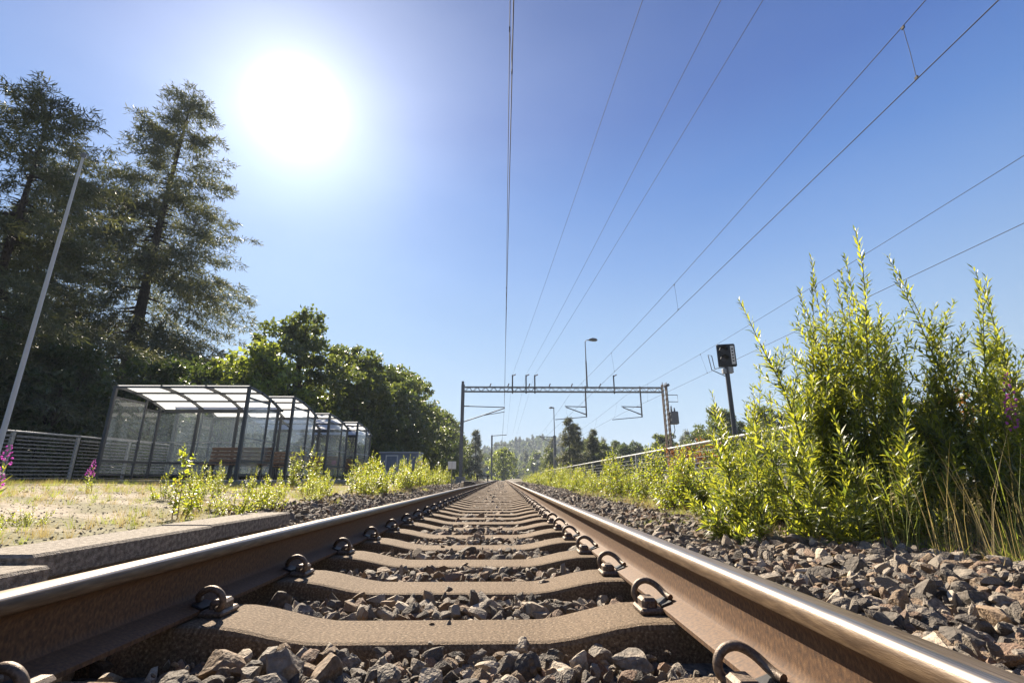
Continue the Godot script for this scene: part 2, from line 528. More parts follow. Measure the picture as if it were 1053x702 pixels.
func make_ballast() -> void:
	rng.seed = 77
	var root := Node3D.new()
	root.name = "ballast"
	add_child(root)
	tag(root, "bed of crushed brown and grey stones under and beside the track", "ballast", "", "structure")
	var near := []
	var far := []
	for k in 10:
		near.append(make_stone(100 + k, 2))
		far.append(make_stone(200 + k, 1))
	var tints := [Color(0.125, 0.103, 0.08), Color(0.265, 0.223, 0.175), Color(0.235, 0.165, 0.104), Color(0.43, 0.362, 0.275), Color(0.205, 0.132, 0.087)]
	var kinds := [M.stone_dark, M.stone_grey, M.stone_brown, M.stone_pale, M.stone_red]
	var lists := []
	var cols := []
	for k in 10:
		lists.append([]); cols.append([])
	var chosen := []
	# [z from, z to, cell, layers, least, most]
	for band in [[2.0, -0.75, 0.065, 2, 0.022, 0.04], [-0.75, -4.6, 0.047, 3, 0.016, 0.037], [-4.6, -10.0, 0.06, 2, 0.02, 0.04], [-10.0, -22.0, 0.085, 2, 0.026, 0.046], [-22.0, -60.0, 0.15, 2, 0.04, 0.06]]:
		var cell: float = band[2]
		var z: float = band[0]
		while z > band[1]:
			var x := -3.0
			var xmax := 3.3 if z > -5.0 else 3.6
			while x < xmax:
				for layer in band[3]:
					var px := x + R(-0.6, 0.6) * cell
					var pz := z + R(-0.6, 0.6) * cell
					var r := R(band[4], band[5])
					if rng.randf() < 0.09: r *= R(1.3, 1.9)
					if px > 1.0: r *= R(0.9, 1.35)
					var a := absf(px)
					var inside := a < 0.66
					var yb := -0.075
					if inside:
						if on_sleeper(pz, 0.145 + r * 0.6) and not (on_sleeper(pz, 0.16 + r) and rng.randf() < 0.06 and layer == 2): continue
						yb = -0.118 + 0.028 * cos(px * 2.2)
					elif a < 0.86:
						if on_sleeper(pz, 0.15 + r) : continue
						yb = -0.14
						r = minf(r, 0.028)
					elif px < 0.0:
						if z > -4.75 and px < -1.6: continue
						if px < -2.0 and rng.randf() < smooth(-1.9, -2.9, px): continue
						yb = ground_y(px, pz) - 0.0 if px < -1.6 else -0.075
						if z <= -4.75 and px < -1.1: yb = lerpf(-0.075, ground_y(px, pz) - 0.01, smooth(-1.1, -1.7, px))
					else:
						if px > 2.1 and rng.randf() < smooth(2.0, 2.9, px) * 1.1: continue
						yb = -0.075 if px < 1.5 else ground_y(px, pz) - 0.005
					var y: float = yb + layer * 0.024 + R(-0.012, 0.012)
					var b := rbasis().scaled(Vector3.ONE * r)
					var tr := Transform3D(b, Vector3(px, y, pz))
					var kind := rng.randi() % 5
					if kind == 3 and rng.randf() < 0.5: kind = 1
					if kind == 4 and rng.randf() < 0.5: kind = 0
					var in_view: bool = absf(px - 0.2) < -pz * 1.12 + 0.1 and pz < -1.05
					if px > 0.7 and px < 1.05 or px < -0.72 and px > -1.15: in_view = false
					if layer == band[3] - 1 and in_view and pz > -4.6:
						chosen.append([r / -pz, tr, kind])
					else:
						var m := rng.randi() % 10
						lists[m].append(tr)
						var f := R(0.75, 1.25)
						cols[m].append(tints[kind] * f)
				x += cell
			z -= cell
	chosen.sort_custom(func(p, q): return p[0] > q[0])
	for i in chosen.size():
		var it = chosen[i]
		if i < 300:
			var o := put("stone", near[rng.randi() % 10], root, kinds[it[2]])
			o.transform = it[1]
		else:
			var m := rng.randi() % 10
			lists[m].append(it[1])
			cols[m].append(tints[it[2]] * R(0.75, 1.25))
	var fines := []
	var fcol := []
	for i in 9000:
		var z := -0.9 - 6.5 * pow(rng.randf(), 1.4)
		var x := R(-1.6, 2.9)
		var a := absf(x)
		if a < 1.3 and on_sleeper(z, 0.16): continue
		if a > 0.66 and a < 0.86: continue
		var r := R(0.004, 0.012)
		fines.append(Transform3D(rbasis().scaled(Vector3.ONE * r), Vector3(x, (-0.06 if a < 1.5 else ground_y(x, z) + 0.02) + R(-0.015, 0.022), z)))
		fcol.append(tints[rng.randi() % 5] * R(0.6, 1.2))
	var heap := Node3D.new()
	heap.name = "loose_stones"
	heap.set_meta("kind", "stuff")
	root.add_child(heap)
	scatter("stone_chips", far[0], fines, fcol, heap)
	for k in 10:
		scatter("loose_stones", far[k], lists[k], cols[k], heap)

# ------------------------------------------------------------------ track
func make_rail(x: float, inner: float, label: String) -> void:
	# inner: which way the gauge side lies (+1 towards +x)
	var half := [Vector2(0.0, 0.172), Vector2(0.006, 0.1719), Vector2(0.012, 0.1716), Vector2(0.018, 0.171), Vector2(0.0225, 0.1698), Vector2(0.0265, 0.1675), Vector2(0.0302, 0.164), Vector2(0.033, 0.159), Vector2(0.0345, 0.154), Vector2(0.0358, 0.141), Vector2(0.0345, 0.137), Vector2(0.026, 0.133), Vector2(0.0165, 0.1285), Vector2(0.0115, 0.122), Vector2(0.0088, 0.112), Vector2(0.0083, 0.08), Vector2(0.0085, 0.05), Vector2(0.0105, 0.04), Vector2(0.015, 0.0325), Vector2(0.024, 0.0285), Vector2(0.072, 0.0125), Vector2(0.075, 0.01), Vector2(0.075, 0.0)]
	var prof := []
	for i in range(half.size() - 1, 0, -1): prof.append(Vector2(-half[i].x, half[i].y))
	for h in half: prof.append(h)
	var nn := prof.size()
	var sn := []
	for i in nn - 1:
		var d: Vector2 = (prof[i + 1] - prof[i]).normalized()
		sn.append(Vector2(-d.y, d.x))
	var top := Geo.new()
	var polish := Geo.new()
	var side := Geo.new()
	var rust := Geo.new()
	var zs := [4.0, 0.0, -2.0, -5.0, -10.0, -20.0, -36.0, -54.0, -90.0, -180.0]
	var wander := func(z: float) -> Vector2: return Vector2(0.004 * sin(z * 0.5 + x * 3.0) * smooth(-2.0, -8.0, z), 0.004 * sin(z * 0.33 + x) * smooth(-2.0, -8.0, z))
	var y0 := 0.02
	for j in zs.size() - 1:
		for i in nn - 1:
			var a: Vector2 = prof[i]
			var b: Vector2 = prof[i + 1]
			var na: Vector2 = sn[i]
			var nb: Vector2 = sn[i]
			if i > 0 and sn[i - 1].dot(sn[i]) > 0.9: na = (sn[i - 1] + sn[i]).normalized()
			if i < nn - 2 and sn[i + 1].dot(sn[i]) > 0.9: nb = (sn[i + 1] + sn[i]).normalized()
			var wa: Vector2 = wander.call(zs[j])
			var wb: Vector2 = wander.call(zs[j + 1])
			var p := func(q: Vector2, w: Vector2, z: float): return Vector3(x + q.x + w.x, y0 + q.y + w.y, z)
			var my := (a.y + b.y) * 0.5
			var mx := (a.x + b.x) * 0.5 * inner
			var g := rust
			if my > 0.162: g = polish if mx > 0.0145 and mx < 0.0285 else top
			elif my > 0.134: g = side
			var n3a := Vector3(na.x, na.y, 0)
			var n3b := Vector3(nb.x, nb.y, 0)
			g.stri(p.call(a, wa, zs[j]), p.call(b, wa, zs[j]), p.call(b, wb, zs[j + 1]), n3a, n3b, n3b)
			g.stri(p.call(a, wa, zs[j]), p.call(b, wb, zs[j + 1]), p.call(a, wb, zs[j + 1]), n3a, n3b, n3a)
	var t := thing("steel_rail", Vector3.ZERO, label, "rail")
	put("rail_head", mesh_of([top, M.rail_top, side, M.rail_side]), t)
	put("running_band", polish, t, M.rail_polish)
	put("rail_web", rust, t, M.rail_rust)

func sleeper_top(x: float) -> float:
	var a := absf(x)
	return lerpf(-0.035, 0.012, smooth(0.3, 0.62, a)) - 0.03 * smooth(0.92, 1.25, a)

func make_sleepers() -> void:
	rng.seed = 5
	var t := thing("concrete_sleeper", Vector3(0, 0, SLEEPER_Z0), "sleeper cut off by the bottom edge, only its rail clips showing", "sleeper", "concrete sleepers under the rails")
	var g := Geo.new()
	var xs := []
	var x := -1.3
	while x < 1.301:
		xs.append(x)
		x += 0.065
	var sec := func(px: float) -> Array:
		var y := sleeper_top(px)
		var w := 0.122 - 0.01 * (1.0 - smooth(0.2, 0.6, absf(px)))
		return [Vector3(px, -0.22, 0.15), Vector3(px, y - 0.014, w + 0.01), Vector3(px, y - 0.004, w + 0.004), Vector3(px, y, w - 0.008), Vector3(px, y, -w + 0.008), Vector3(px, y - 0.004, -w - 0.004), Vector3(px, y - 0.014, -w - 0.01), Vector3(px, -0.22, -0.15)]
	for i in xs.size() - 1:
		var a: Array = sec.call(xs[i])
		var b: Array = sec.call(xs[i + 1])
		for k in 7: g.quad(a[k], b[k], b[k + 1], a[k + 1])
	for e in [0, xs.size() - 1]:
		var a: Array = sec.call(xs[e])
		for k in range(1, 7):
			if e == 0: g.tri(a[0], a[k], a[k + 1])
			else: g.tri(a[0], a[k + 1], a[k])
	put("sleeper_body", g, t, M.sleeper)
	# rail fastenings: a cast shoulder, an insulator plate and a spring clip on each side of each rail
	var clip := Geo.new()
	var pts := [Vector3(-0.034, 0.031, -0.012), Vector3(-0.026, 0.036, 0.012), Vector3(-0.012, 0.052, 0.034), Vector3(0.006, 0.064, 0.042), Vector3(0.026, 0.069, 0.044), Vector3(0.047, 0.062, 0.045), Vector3(0.06, 0.046, 0.044), Vector3(0.062, 0.028, 0.042), Vector3(0.055, 0.016, 0.04), Vector3(0.044, 0.012, 0.03), Vector3(0.036, 0.012, 0.0), Vector3(0.034, 0.013, -0.04)]
	var cv := Curve3D.new()
	for i in pts.size():
		var tan: Vector3 = (pts[mini(i + 1, pts.size() - 1)] - pts[maxi(i - 1, 0)]) * 0.17
		cv.add_point(pts[i], -tan, tan)
	var path := []
	var L := cv.get_baked_length()
	for i in 29: path.append(cv.sample_baked(L * i / 28.0, true))
	clip.tube(path, [0.0094], 8)
	var sh := Geo.new()
	sh.box(Vector3(0.036, 0.016, -0.004), Vector3(0.046, 0.036, 0.062), Basis(), 0.008)
	sh.box(Vector3(0.034, 0.0, -0.002), Vector3(0.07, 0.018, 0.1), Basis(), 0.006)
	var pl := Geo.new()
	pl.box(Vector3(-0.016, 0.0168, 0.0), Vector3(0.034, 0.008, 0.07), Basis(Vector3.BACK, 0.33 * -1.0), 0.002)
	var cm := mesh_of([clip, M.clip_iron])
	var sm := mesh_of([sh, M.clip_iron])
	var pm := mesh_of([pl, M.black_paint])
	for rx in [-0.7535, 0.7535]:
		for s in [-1.0, 1.0]:
			var at := Vector3(rx + s * 0.077, 0.02, 0)
			# the clip of the far side of a rail faces the other way, turned about the vertical
			var turn := Basis() if s > 0 else Basis(Vector3.UP, PI)
			for q in [["clip_shoulder", sm], ["rail_clip", cm], ["insulator_plate", pm]]:
				var o := put(q[0], q[1], t)
				o.position = at
				if s < 0:
					o.basis = turn
	for k in range(1, 150):
		var lab := "%s fully visible brown concrete sleeper counting up the track from the bottom edge" % nth(k) if k <= 45 else "tiny distant concrete sleeper far up the track, near where the rails meet"
		copy(t, "concrete_sleeper", Vector3(R(-0.006, 0.006), R(-0.003, 0.003), SLEEPER_Z0 - SLEEPER_STEP * k + R(-0.008, 0.008)), R(-0.006, 0.006), 1.0, lab, "sleeper", "concrete sleepers under the rails")

# ------------------------------------------------------------------ platform edge
func kerb_block(parent: Node, z0: float, z1: float, top: float, x0: float) -> void:
	var g := Geo.new()
	var L := z0 - z1
	g.box(Vector3(x0 - 0.17, top - 0.055, (z0 + z1) * 0.5), Vector3(0.34, 0.11, L - 0.008), Basis(), 0.012)
	g.box(Vector3(x0 - 0.19, top - 0.21, (z0 + z1) * 0.5), Vector3(0.3, 0.2, L - 0.008), Basis(), 0.01)
	put("kerb_stone", g, parent, M.kerb)

func make_platform() -> void:
	var t := thing("platform_edge", Vector3.ZERO, "low worn concrete platform edge beside the left rail, ending in stones", "platform edge")
	kerb_block(t, 1.0, -1.0, 0.072, -1.62)
	kerb_block(t, -1.0, -2.12, 0.068, -1.60)
	kerb_block(t, -2.12, -3.38, 0.104, -1.70)
	kerb_block(t, -3.38, -4.62, 0.108, -1.72)

# ------------------------------------------------------------------ overhead line
func lattice(g: Geo, a: Vector3, b: Vector3, h: float, w: float, n: int, r: float) -> void:
	var d := (b - a)
	for sy in [0.0, 1.0]:
		for sz in [-0.5, 0.5]:
			var o := Vector3(0, sy * h, sz * w)
			g.bar(a + o, b + o, r, r)
	for i in n:
		var p := a + d * (float(i) / n)
		var q := a + d * ((i + 0.5) / n)
		var s := a + d * (float(i + 1) / n)
		for sz in [-0.5, 0.5]:
			g.bar(p + Vector3(0, 0, sz * w), q + Vector3(0, h, sz * w), r * 0.5, r * 0.5)
			g.bar(q + Vector3(0, h, sz * w), s + Vector3(0, 0, sz * w), r * 0.5, r * 0.5)
		g.bar(p + Vector3(0, h, -0.5 * w), s + Vector3(0, h, 0.5 * w), r * 0.45, r * 0.45)
		g.bar(p + Vector3(0, 0, -0.5 * w), s + Vector3(0, 0, 0.5 * w), r * 0.45, r * 0.45)

func rod(a: Vector3, b: Vector3, r: float, called: String, parent: Node, m: Material) -> MeshInstance3D:
	var g := Geo.new()
	g.tube([a, b], [r], 8)
	return put(called, g, parent, m)

func insulator(at: Vector3, dir: Vector3, ln: float, parent: Node) -> void:
	var g := Geo.new()
	var p := []
	var r := []
	for i in 9:
		p.append(at + dir * ln * i / 8.0)
		r.append(0.055 if i % 2 else 0.03)
	g.tube(p, r, 8)
	put("insulator", g, parent, M.insulator)

func lamp_head(at: Vector3, side: float, parent: Node) -> void:
	var g := Geo.new()
	g.tube([at, at + Vector3(side * 0.12, 0.03, 0), at + Vector3(side * 0.35, 0.05, 0), at + Vector3(side * 0.62, 0.03, 0), at + Vector3(side * 0.75, 0.0, 0)], [0.05, 0.1, 0.16, 0.14, 0.05], 10)
	put("lamp_head", g, parent, M.mast_grey)

func make_gantry() -> void:
	var z := -38.0
	var t := thing("overhead_gantry", Vector3(0, 0, 0), "lattice portal across the tracks with a grey mast left and a brown mast right", "gantry")
	# left mast: H section
	var g := Geo.new()
	for s in [-0.115, 0.115]: g.box(Vector3(-3.04, 3.9, z + s), Vector3(0.26, 7.6, 0.02), Basis(), 0.0)
	g.box(Vector3(-3.04, 3.9, z), Vector3(0.02, 7.6, 0.21), Basis(), 0.0)
	put("mast", g, t, M.mast_grey)
	g = Geo.new()
	g.box(Vector3(-3.04, 0.3, z), Vector3(0.7, 0.5, 0.7), Basis(), 0.03)
	put("footing", g, t, M.concrete)
	g = Geo.new()
	g.box(Vector3(-3.06, 7.83, z), Vector3(0.2, 0.26, 0.2), Basis(), 0.03)
	put("mast_cap", g, t, M.mast_grey)
	# right mast: brown box lattice post
	g = Geo.new()
	for sx in [-0.16, 0.16]:
		for sz in [-0.16, 0.16]: g.box(Vector3(13.28 + sx, 3.9, z + sz), Vector3(0.08, 7.7, 0.08), Basis(), 0.01)
	for i in 19:
		var y := 0.3 + i * 0.4
		for s in [-0.16, 0.16]:
			g.bar(Vector3(13.12, y, z + s), Vector3(13.44, y + 0.4, z + s), 0.05, 0.02)
			g.bar(Vector3(13.28 + s, y, z - 0.16), Vector3(13.28 + s, y + 0.4, z + 0.16), 0.05, 0.02)
	put("mast", g, t, M.mast_brown)
	g = Geo.new()
	g.box(Vector3(13.28, 0.3, z), Vector3(0.9, 0.6, 0.9), Basis(), 0.04)
	put("footing", g, t, M.concrete)
	# beam
	g = Geo.new()
	lattice(g, Vector3(-2.9, 7.12, z), Vector3(13.1, 7.12, z), 0.36, 0.4, 24, 0.06)
	put("lattice_beam", g, t, M.mast_grey)
	# posts that carry the feeder wires, with insulators
	for x in [0.95, 2.05, 2.76, 9.2]:
		var a := Vector3(x, 6.98, z)
		rod(a, Vector3(x, 8.5, z), 0.055, "feeder_post", t, M.frame_dark)
		insulator(Vector3(x, 8.42, z), Vector3(0.6, 0.3, 0).normalized(), 0.3, t)
	for x in [-0.9, 0.55, 2.25, 3.9, 5.7, 8.0]:
		insulator(Vector3(x, 7.5, z), Vector3(0.35, 0.9, 0).normalized(), 0.32, t)
	# cantilevers: one on the left mast, two on drop tubes
	var cant := func(px: float, ytop: float, ybot: float, xm: float, ym: float, xr: float, yr: float):
		rod(Vector3(px, ytop, z), Vector3(xm, ym, z), 0.035, "top_tube", t, M.frame_dark)
		rod(Vector3(px, ybot, z), Vector3(xm, ym - 0.06, z), 0.04, "diagonal_tube", t, M.frame_dark)
		rod(Vector3(px + (xm - px) * 0.5, (ybot + ym) * 0.5 - 0.05, z), Vector3(xr, yr, z), 0.028, "steady_arm", t, M.frame_dark)
		insulator(Vector3(px, ytop, z), Vector3(signf(xm - px), 0, 0), 0.4, t)
		insulator(Vector3(px, ybot, z), Vector3(xm - px, ym - ybot, 0).normalized(), 0.4, t)
	cant.call(-2.9, 5.95, 4.72, 0.33, 5.86, 0.3, 5.5)
	for c in [[6.85, 5.15, 4.35], [11.3, 9.7, 8.9]]:
		var x: float = c[0]
		rod(Vector3(x, 7.6, z), Vector3(x, 5.1, z), 0.06, "drop_tube", t, M.mast_grey)
		rod(Vector3(x, 5.92, z), Vector3(c[1], 5.95, z), 0.035, "top_tube", t, M.frame_dark)
		rod(Vector3(x, 5.3, z), Vector3(c[1] + 0.1, 5.88, z), 0.04, "diagonal_tube", t, M.frame_dark)
		rod(Vector3(x, 5.12, z), Vector3(c[2], 4.9, z), 0.028, "steady_arm", t, M.frame_dark)
		insulator(Vector3(x - 0.06, 5.92, z), Vector3.LEFT, 0.35, t)
		insulator(Vector3(x - 0.06, 5.32, z), Vector3(-0.9, 0.3, 0).normalized(), 0.35, t)
	# switch gear on the right mast
	g = Geo.new()
	g.box(Vector3(13.85, 5.05, z), Vector3(0.6, 1.0, 0.6), Basis(), 0.05)
	g.tube([Vector3(13.7, 5.5, z), Vector3(13.7, 6.0, z)], [0.09, 0.05], 8)
	g.tube([Vector3(13.95, 5.5, z), Vector3(13.95, 5.85, z)], [0.09, 0.05], 8)
	put("switch_box", g, t, M.mast_grey)
	g = Geo.new()
	g.tube([Vector3(13.4, 6.9, z), Vector3(14.3, 6.9, z), Vector3(14.3, 6.35, z), Vector3(13.4, 6.35, z)], [0.03], 6)
	put("outrigger", g, t, M.frame_dark)
	g = Geo.new()
	g.tube([Vector3(13.8, 4.6, z), Vector3(13.85, 4.1, z), Vector3(13.6, 3.4, z), Vector3(13.45, 2.9, z)], [0.03], 6)
	put("cable", g, t, M.black_paint)
	g = Geo.new()
	g.box(Vector3(13.5, 7.65, z), Vector3(0.45, 0.22, 0.22), Basis(Vector3.BACK, 0.5), 0.03)
	put("end_lamp", g, t, M.mast_grey)
	# the tall lamp standing on the beam
	var l := thing("gantry_lamp", Vector3(7.0, 7.48, z), "slim lamp post standing on the middle of the portal beam", "lamp")
	g = Geo.new()
	g.tube([Vector3(0, 0, 0), Vector3(0, 2.2, 0), Vector3(0, 2.22, 0), Vector3(0, 3.85, 0), Vector3(0.12, 4.0, 0), Vector3(0.3, 4.0, 0)], [0.07, 0.06, 0.04, 0.035, 0.035, 0.035], 8)
	put("lamp_post", g, l, M.mast_grey)
	lamp_head(Vector3(0.28, 4.0, 0), 1.0, l)
	# the next supports up the line
	t = thing("catenary_mast", Vector3.ZERO, "small distant left mast with two arms, beyond the portal", "mast")
	z = -92.0
	rod(Vector3(-1.9, 0.2, z), Vector3(-1.9, 8.3, z), 0.16, "mast", t, M.mast_grey)
	rod(Vector3(-1.9, 8.2, z), Vector3(0.9, 8.4, z), 0.07, "upper_arm", t, M.mast_grey)
	rod(Vector3(-1.9, 6.5, z), Vector3(1.9, 6.5, z), 0.05, "lower_arm", t, M.mast_grey)
	t = thing("catenary_mast", Vector3.ZERO, "distant right mast with an arm and a lamp on its top", "mast")
	z = -75.0
	rod(Vector3(8.2, 0.2, z), Vector3(8.2, 6.8, z), 0.22, "mast", t, M.mast_grey)
	rod(Vector3(8.2, 5.6, z), Vector3(8.2, 11.2, z), 0.07, "lamp_post", t, M.mast_grey)
	rod(Vector3(8.2, 6.6, z), Vector3(5.3, 6.7, z), 0.06, "upper_arm", t, M.mast_grey)
	rod(Vector3(8.2, 5.5, z), Vector3(6.0, 6.6, z), 0.05, "diagonal_tube", t, M.mast_grey)
	lamp_head(Vector3(8.2, 11.1, z), -1.0, t)

func strand(pts: Array, r: float, called: String, parent: Node) -> void:
	var g := Geo.new()
	g.tube(pts, [r], 5, false)
	put(called, g, parent, M.wire)

func catenary(xs: Array, yc: float, ym: float, label: String) -> void:
	# xs: [x of the contact wire at z=+16, -38, -92, x of the carrying wire at the same]
	var t := thing("overhead_line", Vector3.ZERO, label, "overhead wires")
	var zs := [16.0, -38.0, -92.0]
	var con := []
	var mes := []
	for k in 2:
		for i in 19:
			if k == 1 and i == 0: continue
			var f := i / 18.0
			var z := lerpf(zs[k], zs[k + 1], f)
			con.append(Vector3(lerpf(xs[k], xs[k + 1], f), yc - 0.02 * 4.0 * f * (1.0 - f), z))
			mes.append(Vector3(lerpf(xs[k + 3], xs[k + 4], f), ym - 0.55 * 4.0 * f * (1.0 - f), z))
	strand(con, 0.0075, "contact_wire", t)
	strand(mes, 0.0065, "carrying_wire", t)
	for i in con.size():
		if i % 3 == 1:
			var a: Vector3 = con[i]
			var b: Vector3 = mes[i]
			strand([a, (a + b) * 0.5 + Vector3(0.004, 0, 0.004), b], 0.004, "dropper", t)
			var g := Geo.new()
			g.box(a + Vector3(0, 0.02, 0), Vector3(0.02, 0.05, 0.05), Basis(), 0.004)
			g.box(b - Vector3(0, 0.02, 0), Vector3(0.02, 0.05, 0.05), Basis(), 0.004)
			put("wire_clamp", g, t, M.wire)

func make_wires() -> void:
	catenary([0.30, 0.28, -0.1, 0.22, 0.33, 0.0], 5.5, 6.75, "overhead wire pair running straight up the middle of the sky")
	catenary([5.6, 5.75, 5.4, 5.75, 5.55, 5.3], 5.5, 6.9, "dark overhead wire pair with droppers slanting to the upper right corner")
	catenary([11.75, 9.8, 9.6, 10.1, 10.1, 9.8], 5.45, 6.85, "faint overhead wire pair low on the right behind the willow")
	var names := ["steepest of the three thin single wires right of the centre line", "middle one of the three thin single wires slanting right", "flattest of the three thin single wires, nearest the slanting pair"]
	var data := [[2.52, 0.95], [3.84, 2.05], [4.55, 2.76]]
	for k in 3:
		var p := []
		var x0: float = data[k][1]
		var dx: float = (data[k][0] - x0) / 31.9
		for i in 15:
			var z := -38.0 + i * 4.0
			var f := i / 14.0
			p.append(Vector3(x0 + dx * (z + 38.0), 8.5 - 0.35 * 4.0 * f * (1 - f), z))
		p.push_front(Vector3(x0, 8.4, -92.0))
		var g := Geo.new()
		g.tube(p, [0.0055], 5, false)
		tag(put("feeder_wire", g, self, M.wire), names[k], "wire", "three thin feeder wires")

# ------------------------------------------------------------------ shelters
func make_shelter(at: Vector3, width: float, depth: float, hi: float, lo: float, bench_x: float, label: String) -> void:
	# at: front right corner on the ground; the high edge faces +z, the bays run towards -x
	var t := thing("glass_shelter", at, label, "shelter", "glass shelters in a row beside the track")
	var n := 3
	var arc := func(f: float) -> Vector2:              # f from the high edge to the low one: z, y
		return Vector2(-f * depth, lerpf(hi, lo, 0.12 * f + 0.88 * pow(f, 2.1)))
	# base slab
	var g := Geo.new()
	g.box(Vector3(-width * 0.5, 0.0, -depth * 0.5), Vector3(width + 0.2, 0.12, depth + 0.2), Basis(), 0.015)
	put("base_slab", g, t, M.concrete)
	# curved ribs
	for k in n + 1:
		var x := -width * k / n
		g = Geo.new()
		for i in 10:
			var a: Vector2 = arc.call(i / 10.0)
			var b: Vector2 = arc.call((i + 1) / 10.0)
			g.bar(Vector3(x, a.y, a.x), Vector3(x, b.y, b.x - 0.003), 0.05, 0.07)
		put("roof_rib", g, t, M.frame_dark)
	# cross bars
	for f in [0.0, 0.34, 0.68, 1.0]:
		var a: Vector2 = arc.call(f)
		g = Geo.new()
		g.bar(Vector3(0.06, a.y - 0.004, a.x), Vector3(-width - 0.06, a.y - 0.004, a.x), 0.045, 0.055)
		put("roof_bar", g, t, M.frame_dark)
	# roof sheets, one per bay
	for k in n:
		g = Geo.new()
		var x0 := -width * k / n - 0.02
		var x1 := -width * (k + 1) / n + 0.02
		for i in 10:
			var a: Vector2 = arc.call(i / 10.0)
			var b: Vector2 = arc.call((i + 1) / 10.0)
			var u := 0.045
			g.quad(Vector3(x1, a.y + u, a.x), Vector3(x0, a.y + u, a.x), Vector3(x0, b.y + u, b.x), Vector3(x1, b.y + u, b.x))
		put("roof_sheet", g, t, M.roof_sheet)
	# posts: two at the front, four at the back, one in the right end wall
	var back := depth * 0.9
	var posts := []
	posts.append([Vector3(0, 0.06, 0), hi - 0.03, 0.085])
	posts.append([Vector3(-width, 0.06, 0), hi - 0.03, 0.085])
	for k in n + 1: posts.append([Vector3(-width * k / n, 0.06, -back), (arc.call(0.9) as Vector2).y - 0.03, 0.075])
	posts.append([Vector3(0, 0.06, -depth * 0.6), (arc.call(0.6) as Vector2).y - 0.03, 0.06])
	posts.append([Vector3(-width, 0.06, -depth * 0.6), (arc.call(0.6) as Vector2).y - 0.03, 0.06])
	for p in posts:
		g = Geo.new()
		var b: Vector3 = p[0]
		g.box(Vector3(b.x, (b.y + p[1]) * 0.5, b.z), Vector3(p[2], p[1] - b.y, p[2]), Basis(), 0.008)
		put("post", g, t, M.frame_dark)
	# walls: back in three bays, both ends in one
	var panels := []
	for k in n: panels.append([Vector3(-width * k / n - 0.05, 0, -back), Vector3(-width * (k + 1) / n + 0.05, 0, -back), (arc.call(0.9) as Vector2).y])
	for x in [0.0, -width]:
		panels.append([Vector3(x, 0, -0.06), Vector3(x, 0, -depth * 0.6 + 0.04), (arc.call(0.6) as Vector2).y])
		panels.append([Vector3(x, 0, -depth * 0.6 - 0.04), Vector3(x, 0, -back + 0.05), (arc.call(0.9) as Vector2).y])
	for p in panels:
		var a: Vector3 = p[0]
		var b: Vector3 = p[1]
		var top: float = p[2] - 0.14
		var along := (b - a).normalized()
		var th := along.cross(Vector3.UP) * 0.004
		for row in [[0.22, 0.52], [0.58, top]]:
			var y0: float = row[0]
			var y1: float = row[1]
			var glz := Geo.new()
			glz.quad(a + Vector3.UP * y0 + th, b + Vector3.UP * y0 + th, b + Vector3.UP * y1 + th, a + Vector3.UP * y1 + th)
			put("glass_pane", glz, t, M.glass)
		for y in [0.2, 0.55, top]:
			g = Geo.new()
			g.bar(a + Vector3(0, y, 0), b + Vector3(0, y, 0), 0.04, 0.05 if y != 0.55 else 0.06)
			put("wall_rail", g, t, M.frame_dark)
		g = Geo.new()
		g.bar(a + Vector3(0, 1.15, 0), b + Vector3(0, 1.15, 0), 0.03, 0.03)
		put("hand_rail", g, t, M.galvanised)
	# a slatted bench with its back to the glass
	var bn := thing("slatted_bench", at + Vector3(bench_x, 0.06, -back + 0.62), "brown slatted bench inside " + label.substr(label.find("the ")), "bench", "brown benches inside the shelters")
	for k in 4:
		g = Geo.new()
		g.box(Vector3(0, 0.43, -0.14 + k * 0.1), Vector3(1.75, 0.035, 0.085), Basis(), 0.006)
		put("slat", g, bn, M.bench_wood)
	for k in 4:
		g = Geo.new()
		g.box(Vector3(0, 0.55 + k * 0.11, -0.25 - k * 0.02), Vector3(1.75, 0.09, 0.03), Basis(), 0.006)
		put("slat", g, bn, M.bench_wood)
	for s in [-0.7, 0.0, 0.7]:
		g = Geo.new()
		g.bar(Vector3(s, 0, 0.12), Vector3(s, 0.41, 0.12), 0.05, 0.05)
		g.bar(Vector3(s, 0, -0.17), Vector3(s, 0.41, -0.17), 0.05, 0.05)
		g.bar(Vector3(s, 0.4, -0.25), Vector3(s, 0.93, -0.345), 0.05, 0.03)
		g.bar(Vector3(s, 0.395, -0.26), Vector3(s, 0.395, 0.18), 0.05, 0.03)
		put("bench_frame", g, bn, M.frame_dark)

func make_shelters() -> void:
	make_shelter(Vector3(-6.74, 0.3, -13.0), 3.6, 2.05, 2.5, 2.13, -0.75, "first and largest-looking glass shelter, the one beside the slatted fence")
	make_shelter(Vector3(-6.52, 0.3, -15.35), 3.6, 2.1, 2.6, 2.2, -0.9, "second glass shelter of the row, half hidden behind the first one")
	make_shelter(Vector3(-6.42, 0.3, -18.4), 3.6, 2.5, 2.46, 2.08, -0.9, "third glass shelter of the row, its post standing before the second's roof tip")
	make_shelter(Vector3(-6.2, 0.3, -21.3), 3.6, 2.4, 2.46, 2.1, -0.9, "fourth and farthest glass shelter of the row, next to dark trees")

